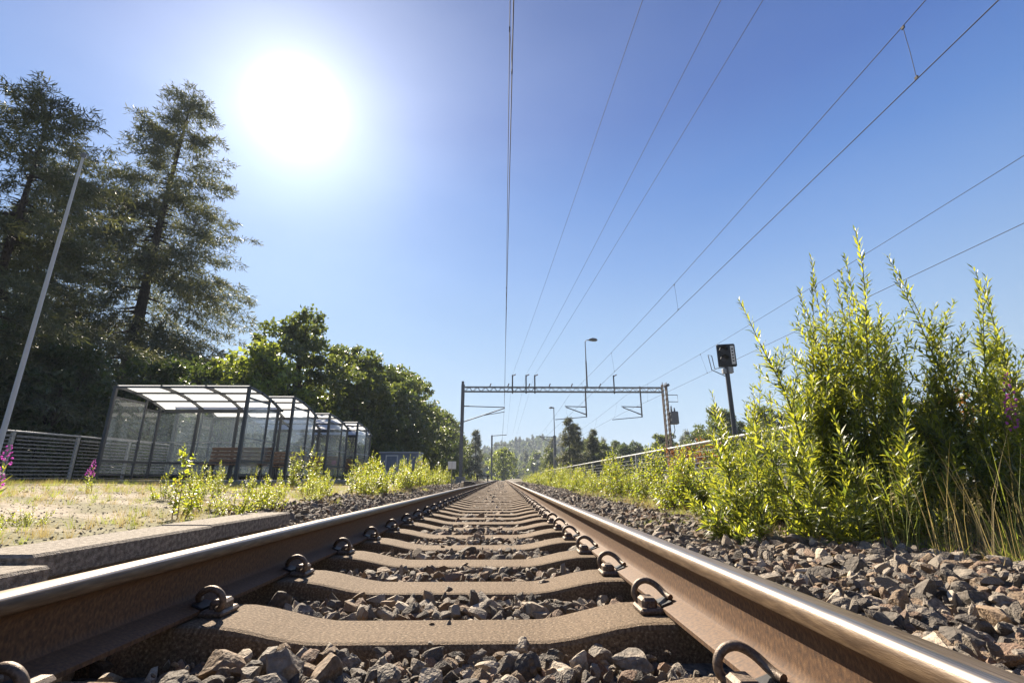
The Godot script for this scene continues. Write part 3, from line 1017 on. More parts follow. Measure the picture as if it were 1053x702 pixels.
# ------------------------------------------------------------------ fences, signs, hut, signal
func make_fences() -> void:
	var t := thing("slatted_fence", Vector3.ZERO, "grey metal fence of thin horizontal bars under the dark trees", "fence")
	var a := Vector3(-11.35, 0.0, -8.2)
	var b := Vector3(-10.52, 0.0, -15.9)
	var n := 5
	var d := (b - a) / n
	for i in n + 1:
		var p := a + d * i
		p.y = ground_y(p.x, p.z)
		var g := Geo.new()
		g.box(p + Vector3(0, 0.55, 0), Vector3(0.05, 1.14, 0.09), Basis(Vector3.UP, 0.1), 0.006)
		put("post", g, t, M.galvanised)
	for i in n:
		var p := a + d * i
		var q := p + d
		p.y = ground_y(p.x, p.z)
		q.y = ground_y(q.x, q.z)
		var sh := d.normalized() * 0.05
		var side := Vector3(0.035, 0, 0)
		for k in 12:
			var y := 0.1 + k * 0.085
			var g := Geo.new()
			g.bar(p + sh + Vector3(0, y, 0) + side, q - sh + Vector3(0, y, 0) + side, 0.012, 0.03 if k < 11 else 0.05)
			put("slat", g, t, M.mast_grey)
		var g2 := Geo.new()
		g2.bar(p + Vector3(0, 1.14, 0), q + Vector3(0, 1.14, 0), 0.06, 0.045, 0.01)
		put("top_rail", g2, t, M.galvanised)
	# the railing on the right
	t = thing("wire_railing", Vector3.ZERO, "long pale railing behind the green bushes on the right side", "railing")
	var zs := []
	var z := -0.2
	while z > -48.0:
		zs.append(z)
		z -= 3.6
	for i in zs.size():
		var g := Geo.new()
		var y := ground_y(4.2, zs[i])
		g.box(Vector3(4.2, (y + 1.07) * 0.5, zs[i]), Vector3(0.06, 1.07 - y, 0.06), Basis(), 0.008)
		put("post", g, t, M.galvanised)
		if i == 0: continue
		g = Geo.new()
		g.bar(Vector3(4.2, 1.09, zs[i - 1] + 0.03), Vector3(4.2, 1.09, zs[i] + 0.03), 0.048, 0.04, 0.01)
		put("top_rail", g, t, M.galvanised)
		for k in 6:
			g = Geo.new()
			g.tube([Vector3(4.2, 0.38 + k * 0.11, zs[i - 1] - 0.03), Vector3(4.2, 0.38 + k * 0.11, zs[i] + 0.03)], [0.005], 5)
			put("fence_wire", g, t, M.mast_grey)

func make_street_things() -> void:
	# flag pole
	var g := Geo.new()
	var gy := ground_y(-9.9, -9.8)
	g.tube([Vector3(0, 0, 0), Vector3(0, 2.5, 0), Vector3(0, 5.0, 0), Vector3(0, 7.45, 0)], [0.05, 0.045, 0.038, 0.026], 12)
	var t := thing("flag_pole", Vector3(-9.86, gy, -9.9), "tall bare white pole in front of the dark conifers", "flagpole")
	put("pole", g, t, M.hut_pale)
	g = Geo.new()
	g.tube([Vector3(0, 7.45, 0), Vector3(0, 7.5, 0), Vector3(0, 7.56, 0), Vector3(0, 7.6, 0)], [0.03, 0.06, 0.05, 0.01], 10)
	put("finial", g, t, M.mast_grey)
	g = Geo.new()
	g.box(Vector3(0, 0.1, 0), Vector3(0.3, 0.24, 0.3), Basis(), 0.02)
	put("foot", g, t, M.concrete)
	# blue-grey hut
	t = thing("equipment_hut", Vector3(-6.1, ground_y(-6, -30.5), -30.6), "small blue-grey metal hut with a pale door frame, under the trees", "hut")
	g = Geo.new()
	g.box(Vector3(0, 0.82, 0), Vector3(2.3, 1.64, 1.6), Basis(), 0.02)
	put("wall", g, t, M.hut_blue)
	g = Geo.new()
	g.box(Vector3(0, 1.68, 0), Vector3(2.44, 0.08, 1.74), Basis(), 0.02)
	put("roof", g, t, M.hut_pale)
	g = Geo.new()
	g.box(Vector3(1.165, 0.8, 0), Vector3(0.03, 1.58, 1.5), Basis(), 0.0)
	put("side_panel", g, t, M.hut_pale)
	var door := Geo.new()
	door.box(Vector3(-0.42, 0.75, 0.815), Vector3(0.62, 1.36, 0.04), Basis(), 0.006)
	var dn := put("door", door, t, M.hut_blue)
	g = Geo.new()
	g.box(Vector3(-0.76, 0.76, 0.82), Vector3(0.06, 1.42, 0.06)); g.box(Vector3(-0.08, 0.76, 0.82), Vector3(0.06, 1.42, 0.06)); g.box(Vector3(-0.42, 1.49, 0.82), Vector3(0.74, 0.06, 0.06))
	put("door_frame", g, dn, M.white_paint)
	# square white sign on a post
	t = thing("track_sign", Vector3(-1.86, ground_y(-1.86, -20.0), -20.0), "small square white sign on a thin post before the left mast", "sign")
	g = Geo.new()
	g.tube([Vector3(0, 0, 0), Vector3(0, 1.12, 0)], [0.02], 8)
	put("post", g, t, M.mast_grey)
	for s in [-0.085, 0.085]:
		g = Geo.new()
		g.box(Vector3(s, 0.96, 0.03), Vector3(0.16, 0.3, 0.012), Basis(), 0.003)
		put("sign_plate", g, t, M.white_paint)
	# round pink sign
	t = thing("marker_sign", Vector3(-4.15, ground_y(-4, -26.0), -26.0), "tiny round pink marker on a post between hut and white sign", "sign")
	g = Geo.new()
	g.tube([Vector3(0, 0, 0), Vector3(0, 1.05, 0)], [0.025], 8)
	put("post", g, t, M.mast_grey)
	g = Geo.new()
	g.tube([Vector3(0, 1.05, 0.02), Vector3(0, 1.05, 0.04)], [0.13], 16)
	put("sign_plate", g, t, M.pink_paint)
	# dark concrete block beside the left rail, far up
	t = thing("concrete_block", Vector3(-1.55, 0.02, -24.0), "dark broken concrete block lying beside the left rail, far up", "concrete block")
	g = Geo.new()
	g.box(Vector3(0, 0.12, 0), Vector3(0.42, 0.26, 0.6), Basis(Vector3.UP, 0.3), 0.03)
	g.box(Vector3(0.3, 0.1, 0.3), Vector3(0.3, 0.18, 0.5), Basis(Vector3.BACK, 0.4), 0.03)
	put("block", g, t, M.stone_dark)
	# low table-like steel frame far left of the track
	t = thing("steel_trestle", Vector3(-1.75, ground_y(-1.75, -48.0), -48.0), "low dark table-shaped trestle beside the far track", "trestle")
	g = Geo.new()
	g.box(Vector3(0, 0.72, 0), Vector3(1.3, 0.1, 0.6), Basis(), 0.02)
	put("top_plate", g, t, M.black_paint)
	for s in [-0.5, 0.5]:
		g = Geo.new()
		g.box(Vector3(s, 0.34, 0), Vector3(0.12, 0.66, 0.3), Basis(), 0.01)
		put("leg", g, t, M.black_paint)
	# signal
	var sx := 8.95
	var sz := -18.0
	t = thing("rail_signal", Vector3(sx, ground_y(sx, sz), sz), "black two-lens rail signal on a dark post above the willow", "signal")
	g = Geo.new()
	g.tube([Vector3(-0.03, 0, 0), Vector3(-0.03, 4.4, 0)], [0.085], 12)
	put("post", g, t, M.frame_dark)
	var turn := Basis(Vector3.UP, -0.25)
	g = Geo.new()
	g.box(Vector3(0, 4.72, 0.06), Vector3(0.68, 0.92, 0.1), turn, 0.04)
	put("signal_head", g, t, M.black_paint)
	g = Geo.new()
	var plate := turn * Vector3(0.22, 0, 0.056) + Vector3(0, 4.72, 0.06)
	g.box(plate, Vector3(0.13, 0.74, 0.014), turn, 0.004)
	put("number_plate", g, t, M.white_paint)
	for k in 5:
		g = Geo.new()
		g.box(plate + turn * Vector3(0, 0.24 - k * 0.12, 0.009), Vector3(0.06, 0.055, 0.006), turn, 0.002)
		put("plate_mark", g, t, M.black_paint)
	for k in 2:
		var y := 4.9 - k * 0.36
		var c := turn * Vector3(-0.12, 0, 0.05) + Vector3(0, y, 0.06)
		g = Geo.new()
		g.tube([c, c + turn * Vector3(0, 0, 0.03)], [0.12], 16)
		var ln := put("lens", g, t, M.lens_glass)
		g = Geo.new()
		for i in 10:
			var a0 := PI * 0.02 + PI * 0.96 * i / 10.0
			var a1 := PI * 0.02 + PI * 0.96 * (i + 1) / 10.0
			var p0 := turn * Vector3(cos(a0) * 0.15, sin(a0) * 0.15, 0)
			var p1 := turn * Vector3(cos(a1) * 0.15, sin(a1) * 0.15, 0)
			var f := turn * Vector3(0, 0, 0.26)
			g.quad(c + p0, c + p1, c + p1 + f, c + p0 + f)
			g.quad(c + p1 * 0.93, c + p0 * 0.93, c + p0 * 0.93 + f, c + p1 * 0.93 + f)
		put("hood", g, ln, M.black_paint)
	g = Geo.new()
	g.tube([Vector3(-0.1, 3.9, 0), Vector3(-0.62, 4.15, 0), Vector3(-0.7, 4.75, 0), Vector3(-0.56, 4.72, 0), Vector3(-0.5, 4.2, 0), Vector3(-0.1, 4.25, 0)], [0.018], 6)
	put("side_bracket", g, t, M.mast_grey)
	g = Geo.new()
	g.box(Vector3(0.1, 4.15, 0.0), Vector3(0.2, 0.25, 0.2), Basis(), 0.02)
	g.box(Vector3(-0.14, 4.1, 0.0), Vector3(0.14, 0.2, 0.16), Basis(), 0.02)
	put("junction_box", g, t, M.galvanised)
	# pale cabinet behind the railing
	t = thing("cable_cabinet", Vector3(5.05, ground_y(5.05, -12.4), -12.4), "pale grey cabinet behind the railing, beside brown dead leaves", "cabinet")
	g = Geo.new()
	g.box(Vector3(0, 0.32, 0), Vector3(0.34, 0.64, 0.3), Basis(), 0.015)
	put("cabinet_body", g, t, M.hut_pale)
	g = Geo.new()
	g.box(Vector3(0, 0.66, 0), Vector3(0.38, 0.05, 0.34), Basis(), 0.012)
	put("lid", g, t, M.galvanised)

# ------------------------------------------------------------------ plants
func perp(d: Vector3) -> Vector3:
	var a := Vector3.UP if absf(d.y) < 0.9 else Vector3.RIGHT
	return d.cross(a).normalized()

# a leafy shoot: a bending stem with leaves set round it; returns its points
func shoot(stem: Geo, leaves: Array, p0: Vector3, d0: Vector3, ln: float, r: float, o: Dictionary) -> Array:
	var n := 9
	var p := p0
	var d := d0.normalized()
	var pts := [p]
	var rad := [r]
	for i in n:
		d = (d + rdir() * o.wob + Vector3.UP * o.lift / n).normalized()
		p += d * ln / n
		pts.append(p)
		rad.append(r * (1.0 - 0.85 * (i + 1) / n))
	stem.tube(pts, rad, 4, false)
	var s: float = o.start * ln
	var az := R(0, TAU)
	while s < ln:
		var f := s / ln * n
		var i := mini(int(f), n - 1)
		var q: Vector3 = (pts[i] as Vector3).lerp(pts[i + 1], f - i)
		var t: Vector3 = (pts[i + 1] - pts[i]).normalized()
		var side := perp(t).rotated(t, az)
		var open: float = o.open * R(0.75, 1.25) * (1.0 if s < ln * 0.85 else 0.6)
		var ld := (t * cos(open) + side * sin(open)).normalized()
		var size: float = o.leaf * R(0.7, 1.2) * (0.55 + 0.45 * sin(PI * clampf(0.25 + 0.75 * s / ln, 0, 1)))
		var up := (t * 0.8 + Vector3.UP * 0.5 + rdir() * 0.5).normalized()
		var kk := rng.randf()
		var g: Geo = leaves[0] if kk < o.mix[0] else leaves[1] if kk < o.mix[1] else leaves[2]
		g.leaf(q, ld, up, size, size * o.slim * R(0.85, 1.15), R(0.0, o.droop), o.wide)
		az += 2.4 + R(-0.3, 0.3)
		s += o.gap * R(0.7, 1.3)
	return pts

func willow(seed_: int, height: float, spread: float, stems: int, lean: Vector3) -> Array:
	rng.seed = seed_
	var wood := Geo.new()
	var lv := [Geo.new(), Geo.new(), Geo.new()]
	var o := {"wob": 0.1, "lift": 0.35, "start": 0.22, "open": 0.75, "leaf": 0.1, "slim": 0.2, "droop": 0.22, "wide": 0.45, "gap": 0.0125, "mix": [0.6, 0.92]}
	for k in stems:
		var a := R(0, TAU)
		var out := sqrt(rng.randf()) * spread
		var base := Vector3(cos(a), 0, sin(a)) * out * 0.45
		var tall := height * (R(0.82, 1.02) if k < 3 else R(0.25, 0.58)) * (1.0 - 0.25 * out / maxf(spread, 0.01))
		var d := Vector3(cos(a) * out * 0.9, tall, sin(a) * out * 0.9).normalized() + lean
		o.start = 0.15
		o.leaf = 0.118
		o.gap = 0.0135
		o.lift = 0.4
		var p := shoot(wood, lv, base, d, tall, 0.006 + 0.003 * tall, o)
		# side shoots
		for j in int(7 + tall * 9):
			var i := rng.randi_range(1, 7 if k >= 3 else 5)
			var t: Vector3 = (p[i + 1] - p[i]).normalized()
			var sd := (t * 0.75 + perp(t).rotated(t, R(0, TAU)) * R(0.4, 0.9)).normalized()
			o.start = 0.08
			o.leaf = 0.085
			o.gap = 0.012
			o.lift = 0.5
			shoot(wood, lv, (p[i] as Vector3).lerp(p[i + 1], rng.randf()), sd, tall * R(0.12, 0.34) * (1.1 - i * 0.08), 0.0035, o)
	return [wood, lv]

func make_willows() -> void:
	# [x, z, height, spread, stems, label]
	var list := [
		[3.02, -3.75, 2.9, 0.3, 16, "willow bush with the tallest shoot tip of the thicket, in its middle"],
		[2.78, -3.8, 2.75, 0.22, 16, "willow bush left of the tallest one, a spire of dense pale leaves"],
		[2.58, -3.75, 2.3, 0.16, 13, "willow bush with the leftmost high tip, nearest the signal"],
		[3.38, -3.7, 2.55, 0.28, 15, "willow bush right of the tallest shoot, dark narrow leaves against the sky"],
		[3.72, -3.6, 2.5, 0.26, 12, "willow bush with a lone tall shoot before the two rightmost ones"],
		[3.58, -3.85, 2.25, 0.24, 15, "willow bush filling the middle gap, behind the lone tall shoot"],
		[4.15, -3.55, 2.1, 0.3, 10, "rightmost willow bush, its tips spread against the sky by the right edge"],
		[2.42, -4.3, 1.5, 0.36, 22, "low willow bush at the left end of the thicket under the signal"],
		[2.62, -4.65, 1.75, 0.26, 15, "slim upright willow bush behind the left slope of the thicket"],
		[2.6, -5.4, 1.0, 0.5, 18, "low yellow-green willow bush behind the left end of the thicket"],
		[1.98, -3.55, 1.05, 0.38, 19, "bright drooping willow bush reaching towards the right rail"],
		[2.35, -3.2, 1.2, 0.36, 18, "leafy willow bush at the foot of the thicket near the stones"],
		[2.75, -3.15, 1.25, 0.36, 16, "willow bush in the shaded lower middle of the thicket"],
		[3.25, -3.1, 1.3, 0.38, 15, "willow bush in the dark lower right of the thicket behind dry stems"],
		[3.75, -3.05, 1.2, 0.38, 13, "dark willow bush low at the right edge, under the brown creeper"],
		[2.75, -6.5, 0.95, 0.55, 18, "bright bush between the thicket and the low bushes along the railing"]]
	var k := 0
	for w in list:
		var lean := Vector3(-0.16, 0, 0.06) if w[2] < 1.35 and w[0] < 2.4 else Vector3.ZERO
		var r := willow(300 + k, w[2], w[3], w[4], lean)
		var t := thing("willow_bush", Vector3(w[0], ground_y(w[0], w[1]) - 0.02, w[1]), w[5], "willow", "willow bushes of the tall thicket")
		put("stem", r[0], t, M.stem_green)
		put("foliage", mesh_of([r[1][0], M.willow_a, r[1][1], M.willow_b, r[1][2], M.willow_c]), t).set_meta("kind", "stuff")
		k += 1

func sapling(seed_: int, height: float, stems: int, spread: float, leaf := 0.05) -> Node3D:
	rng.seed = seed_
	var wood := Geo.new()
	var lv := [Geo.new(), Geo.new(), Geo.new()]
	var o := {"wob": 0.12, "lift": 0.5, "start": 0.12, "open": 0.95, "leaf": leaf, "slim": 0.62, "droop": 0.3, "wide": 0.4, "gap": 0.016, "mix": [0.6, 0.93]}
	for k in stems:
		var a := R(0, TAU)
		var out := sqrt(rng.randf()) * spread
		var tall := height * (1.0 if k == 0 else R(0.45, 0.9))
		if k == 0: out *= 0.2
		var p := shoot(wood, lv, Vector3(cos(a), 0, sin(a)) * out * 0.5, Vector3(cos(a) * out, tall, sin(a) * out), tall, 0.006, o)
		for j in int(4 + tall * 8):
			var i := rng.randi_range(1, 7)
			var t: Vector3 = (p[i + 1] - p[i]).normalized()
			var sd := (t * 0.6 + perp(t).rotated(t, R(0, TAU)) * R(0.5, 1.0)).normalized()
			shoot(wood, lv, p[i], sd, tall * R(0.15, 0.4) * (1.1 - i * 0.09), 0.003, o)
	var n := Node3D.new()
	put("stem", wood, n, M.stem_red)
	put("foliage", mesh_of([lv[0], M.sapling_a, lv[1], M.sapling_b, lv[2], M.sapling_c]), n).set_meta("kind", "stuff")
	return n

func make_saplings() -> void:
	var proto := [sapling(401, 0.75, 9, 0.3), sapling(402, 0.62, 12, 0.4), sapling(403, 0.85, 7, 0.25), sapling(404, 0.5, 11, 0.4, 0.042)]
	var solo := sapling(405, 0.62, 4, 0.16, 0.052)
	# left side, near
	var gl := "green saplings along the left side of the track"
	var near := [
		[solo, -2.42, -4.1, 1.0, "slender birch sapling with a pointed tip before the first shelter"],
		[proto[3], -2.2, -4.55, 0.62, "low bush just right of the slender pointed birch sapling"],
		[proto[3], -2.62, -4.9, 0.7, "low bush just behind the slender pointed birch sapling"],
		[proto[1], -2.35, -5.5, 0.62, "round yellow-green bush at the end of the platform edge"],
		[proto[3], -2.75, -6.3, 0.8, "low bush farther behind the end of the platform edge"],
		[proto[3], -2.62, -2.78, 0.42, "tiny leafy plant at the left edge of the picture on the sand"],
		[proto[3], -3.0, -3.5, 0.34, "tiny leafy plant alone on the sand near the platform edge"]]
	for q in near:
		copy(q[0], "birch_sapling", Vector3(q[1], ground_y(q[1], q[2]) - 0.01, q[2]), R(0, TAU), q[3], q[4], "sapling", gl)
	rng.seed = 9
	for i in 58:
		var z := -6.4 - pow(i / 57.0, 1.5) * 26.0
		var x := -2.3 - R(0.0, 1.0) - 0.015 * absf(z)
		if i % 4 == 0: x -= R(0.3, 1.6)
		if z > -8.5 and i % 2: x -= 1.2
		copy(proto[rng.randi() % 3], "birch_sapling", Vector3(x, ground_y(x, z) - 0.02, z), R(0, TAU), R(0.8, 1.2) * lerpf(0.55, 1.3, smooth(-7.0, -13.0, z)), "%s yellow-green bush along the left rail, counting away from the platform edge" % nth(i + 1), "sapling", gl)
	# right side, a hedge-like row between the stones and the railing
	for i in 96:
		var f := pow(i / 95.0, 1.5)
		var z := -6.2 - f * 46.0
		var x := 2.75 + R(-0.3, 0.75) + 0.25 * smooth(0.0, 1.0, f)
		copy(proto[rng.randi() % 4], "birch_sapling", Vector3(x, ground_y(x, z) - 0.02, z), R(0, TAU), R(0.9, 1.35) * (1.0 + 0.2 * smooth(-10.0, -30.0, z)), "%s bright bush before the right railing, counting away from the willow" % nth(i + 1), "sapling", "green saplings along the right side of the track")
	for i in 10:
		var z := -40.0 - i * 3.5
		var x := -3.5 - R(0, 1.0) if i % 2 else 2.9 + R(0, 1.0)
		copy(proto[1], "birch_sapling", Vector3(x, ground_y(x, z), z), R(0, TAU), R(1.2, 1.7), "%s small bush beyond the portal, counting away from it" % nth(i + 1), "sapling", "distant bushes beyond the portal")
	for p in proto + [solo]: p.free()

func fireweed(at: Vector3, h: float, sd: int, label: String) -> void:
	rng.seed = sd
	var t := thing("fireweed", at, label, "wildflower", "purple fireweeds")
	var wood := Geo.new()
	var lv := [Geo.new(), Geo.new(), Geo.new()]
	var fl := Geo.new()
	for k in 3:
		var o := {"wob": 0.05, "lift": 0.2, "start": 0.1, "open": 0.85, "leaf": 0.085, "slim": 0.17, "droop": 0.25, "wide": 0.4, "gap": 0.012, "mix": [0.6, 0.95]}
		var tall := h * (1.0 if k == 0 else R(0.6, 0.85))
		var p := shoot(wood, lv, Vector3(R(-0.05, 0.05), 0, R(-0.05, 0.05)), Vector3(R(-0.12, 0.12), 1, R(-0.12, 0.12)), tall * 0.75, 0.005, o)
		var q: Vector3 = p[-1]
		var d: Vector3 = (p[-1] - p[-2]).normalized()
		wood.tube([q, q + d * tall * 0.25], [0.003, 0.001], 4, false)
		for i in 16:
			var c := q + d * tall * 0.25 * i / 16.0
			var s := perp(d).rotated(d, i * 2.4)
			var cc := c + s * 0.02 * (1.2 - i / 18.0)
			for j in 4:
				var e := (s + rdir() * 0.8).normalized()
				fl.leaf(cc, e, rdir(), 0.018 * (1.15 - i / 24.0), 0.014, 0.0, 0.55)
	put("stem", wood, t, M.stem_red)
	put("foliage", mesh_of([lv[0], M.sapling_a, lv[1], M.sapling_b, lv[2], M.sapling_c]), t).set_meta("kind", "stuff")
	put("flower_spike", fl, t, M.petal)

func tuft(sd: int, n: int, h: float, spread: float, w: float, m: Material, lean := 0.7) -> ArrayMesh:
	rng.seed = sd
	var g := Geo.new()
	for i in n:
		var a := R(0, TAU)
		var p := Vector3(cos(a), 0, sin(a)) * R(0, spread)
		var d := Vector3(cos(a) * R(0.0, lean), 1, sin(a) * R(0.0, lean)).normalized()
		var s := perp(d).rotated(d, R(0, TAU)) * w
		var l := h * R(0.5, 1.1)
		var q := p + d * l * 0.5
		var e := q + (d + Vector3(cos(a), -0.2, sin(a)) * R(0.1, 0.85) * lean).normalized() * l * 0.5
		g.quad(p - s, p + s, q + s * 0.7, q - s * 0.7)
		g.tri(q - s * 0.7, q + s * 0.7, e)
	return mesh_of([g, m])

func make_grass() -> void:
	var dry := tuft(501, 14, 0.16, 0.05, 0.0014, M.grass_dry)
	var green := tuft(502, 16, 0.13, 0.06, 0.002, M.grass_green)
	var tall := tuft(503, 7, 0.55, 0.09, 0.0013, M.grass_dry, 0.25)
	var tall_green := tuft(504, 9, 0.5, 0.08, 0.002, M.grass_green, 0.35)
	rng.seed = 31
	var a := []
	var b := []
	var c := []
	var d := []
	for i in 5200:
		var z := -1.2 - 15.0 * pow(rng.randf(), 1.2)
		var x := -2.1 - (9.5 if z < -4.0 else 6.0) * rng.randf()
		var w := ground_noise.get_noise_2d(x * 6.0, z * 6.0)
		if w < -0.15 + 0.3 * rng.randf() - smooth(-5.0, -12.0, z) * 0.3: continue
		var t := Transform3D(Basis(Vector3.UP, R(0, TAU)).scaled(Vector3.ONE * R(0.35, 0.95)), Vector3(x, ground_y(x, z), z))
		if rng.randf() < 0.6: a.append(t)
		else: b.append(t)
	for i in 2600:          # under the bushes on the right
		var z := -2.3 - 12.0 * pow(rng.randf(), 1.6)
		var x := 2.1 + 2.8 * rng.randf()
		if x < 2.55 and z > -3.0: continue
		var t := Transform3D(Basis(Vector3.UP, R(0, TAU)).scaled(Vector3.ONE * R(0.5, 1.1)), Vector3(x, ground_y(x, z), z))
		if rng.randf() < 0.5: a.append(t)
		else: b.append(t)
	for i in 44:            # tall dry stems at the right edge
		var z := -2.4 - 0.6 * rng.randf()
		var x := 2.35 + 1.5 * rng.randf()
		var t := Transform3D(Basis(Vector3.UP, R(0, TAU)).scaled(Vector3.ONE * R(0.6, 1.25)), Vector3(x, ground_y(x, z), z))
		if i % 6 < 5: c.append(t)
		else: d.append(t)
	for i in 260:           # a green patch among the stones
		var x := R(1.35, 2.3)
		var z := R(-5.4, -3.9)
		if rng.randf() < 0.3: x += R(-0.3, 0.6)
		b.append(Transform3D(Basis(Vector3.UP, R(0, TAU)).scaled(Vector3.ONE * R(0.25, 0.5)), Vector3(x, ground_y(x, z) + 0.01, z)))
	for i in 500:           # rough grass far off
		var z := -14.0 - 46.0 * rng.randf()
		var x := (-3.0 - 6.0 * rng.randf()) if i % 2 else (2.4 + 2.0 * rng.randf())
		d.append(Transform3D(Basis(Vector3.UP, R(0, TAU)).scaled(Vector3.ONE * R(0.7, 1.3)), Vector3(x, ground_y(x, z), z)))
	for q in [["dry_grass", dry, a, "thin dry grass on the sandy platform and under the bushes"], ["green_grass", green, b, "short green grass in patches on the sand"], ["tall_dry_grass", tall, c, "tall dry straw-coloured stems at the right edge"], ["tall_green_grass", tall_green, d, "tall green grass beside the track and under the willow"]]:
		tag(scatter(q[0], q[1], q[2], []), q[3], "grass")
	# pebbles on the sand
	rng.seed = 41
	var p := []
	var col := []
	for i in 9000:
		var z := -0.8 - 11.0 * pow(rng.randf(), 1.5)
		var x := -2.0 - 6.0 * pow(rng.randf(), 1.3)
		var r := R(0.003, 0.009) * (2.2 if rng.randf() < 0.03 else 1.0)
		p.append(Transform3D(rbasis().scaled(Vector3.ONE * r), Vector3(x, ground_y(x, z) + r * 0.2, z)))
		col.append(Color(0.33, 0.28, 0.22) * R(0.4, 1.3))
	for i in 5000:
		var z := -1.5 - 6.0 * pow(rng.randf(), 1.4)
		var x := 1.6 + 2.2 * rng.randf()
		var r := R(0.004, 0.011)
		p.append(Transform3D(rbasis().scaled(Vector3.ONE * r), Vector3(x, ground_y(x, z) + r * 0.5, z)))
		col.append(Color(0.25, 0.21, 0.17) * R(0.4, 1.3))
	tag(scatter("pebbles", make_stone(900, 0), p, col), "small pebbles scattered over the sand beside the track", "pebbles")
	# leaf litter under the thicket
	var lm := Geo.new()
	lm.leaf(Vector3(-0.5, 0, 0), Vector3.RIGHT, Vector3.UP, 1.0, 0.4, 0.2)
	var ll := []
	for i in 2600:
		var z := -2.1 - 4.5 * pow(rng.randf(), 1.4)
		var x := 1.55 + 2.4 * pow(rng.randf(), 0.7)
		ll.append(Transform3D(Basis(rdir(), R(-0.5, 0.5)) * Basis(Vector3.UP, R(0, TAU)) * Basis().scaled(Vector3.ONE * R(0.02, 0.055)), Vector3(x, ground_y(x, z) + R(0.012, 0.05), z)))
	tag(scatter("leaf_litter", mesh_of([lm, M.dead_leaf]), ll, []), "brown fallen leaves lying on the stones under the willow thicket", "leaves")
	# twigs and dead leaves between the stones on the right
	var g := Geo.new()
	for i in 150:
		var z := -1.9 - 2.2 * rng.randf()
		var x := 1.5 + 2.0 * rng.randf()
		var q := Vector3(x, ground_y(x, z) + R(0.015, 0.035), z)
		var dd := Vector3(R(-1, 1), R(-0.1, 0.25), R(-1, 1)).normalized() * R(0.05, 0.22)
		g.tube([q, q + dd * 0.5 + rdir() * 0.008, q + dd], [0.0022, 0.0018, 0.001], 4, false)
	tag(put("twigs", g, self, M.grass_dry), "dry twigs lying on the stones in front of the willow", "twigs", "", "stuff")

func make_creeper() -> void:
	rng.seed = 71
	for q in [[4.28, -3.4, 2.6, 0.35, "brown dead creeper over the railing at the right edge"], [4.3, -10.9, 1.8, 0.3, "brown dead creeper on the railing beside the pale cabinet"]]:
		var t := thing("dead_creeper", Vector3(q[0], 0, q[1]), q[4], "creeper", "dead creepers on the railing")
		var w := Geo.new()
		var l := Geo.new()
		for i in 30:
			var z: float = R(-0.5, 0.5) * q[2]
			var p0 := Vector3(R(-0.1, 0.15), 0.35, z)
			var p1 := p0 + Vector3(R(-0.1, 0.1), R(0.4, 0.75), R(-0.4, 0.4))
			var p2 := p1 + Vector3(R(-0.2, 0.1), R(-0.15, 0.12), R(-0.4, 0.4))
			w.tube([p0, (p0 + p1) * 0.5 + rdir() * 0.05, p1, p2], [0.007, 0.006, 0.005, 0.002], 4, false)
			for j in 26:
				var f := rng.randf()
				var c := p1.lerp(p2, f) + rdir() * R(0, 0.16)
				l.leaf(c, (rdir() + Vector3.DOWN * 0.6).normalized(), rdir(), R(0.04, 0.075), R(0.025, 0.05), 0.2)
		put("vine", w, t, M.twig_brown)
		put("foliage", l, t, M.dead_leaf).set_meta("kind", "stuff")

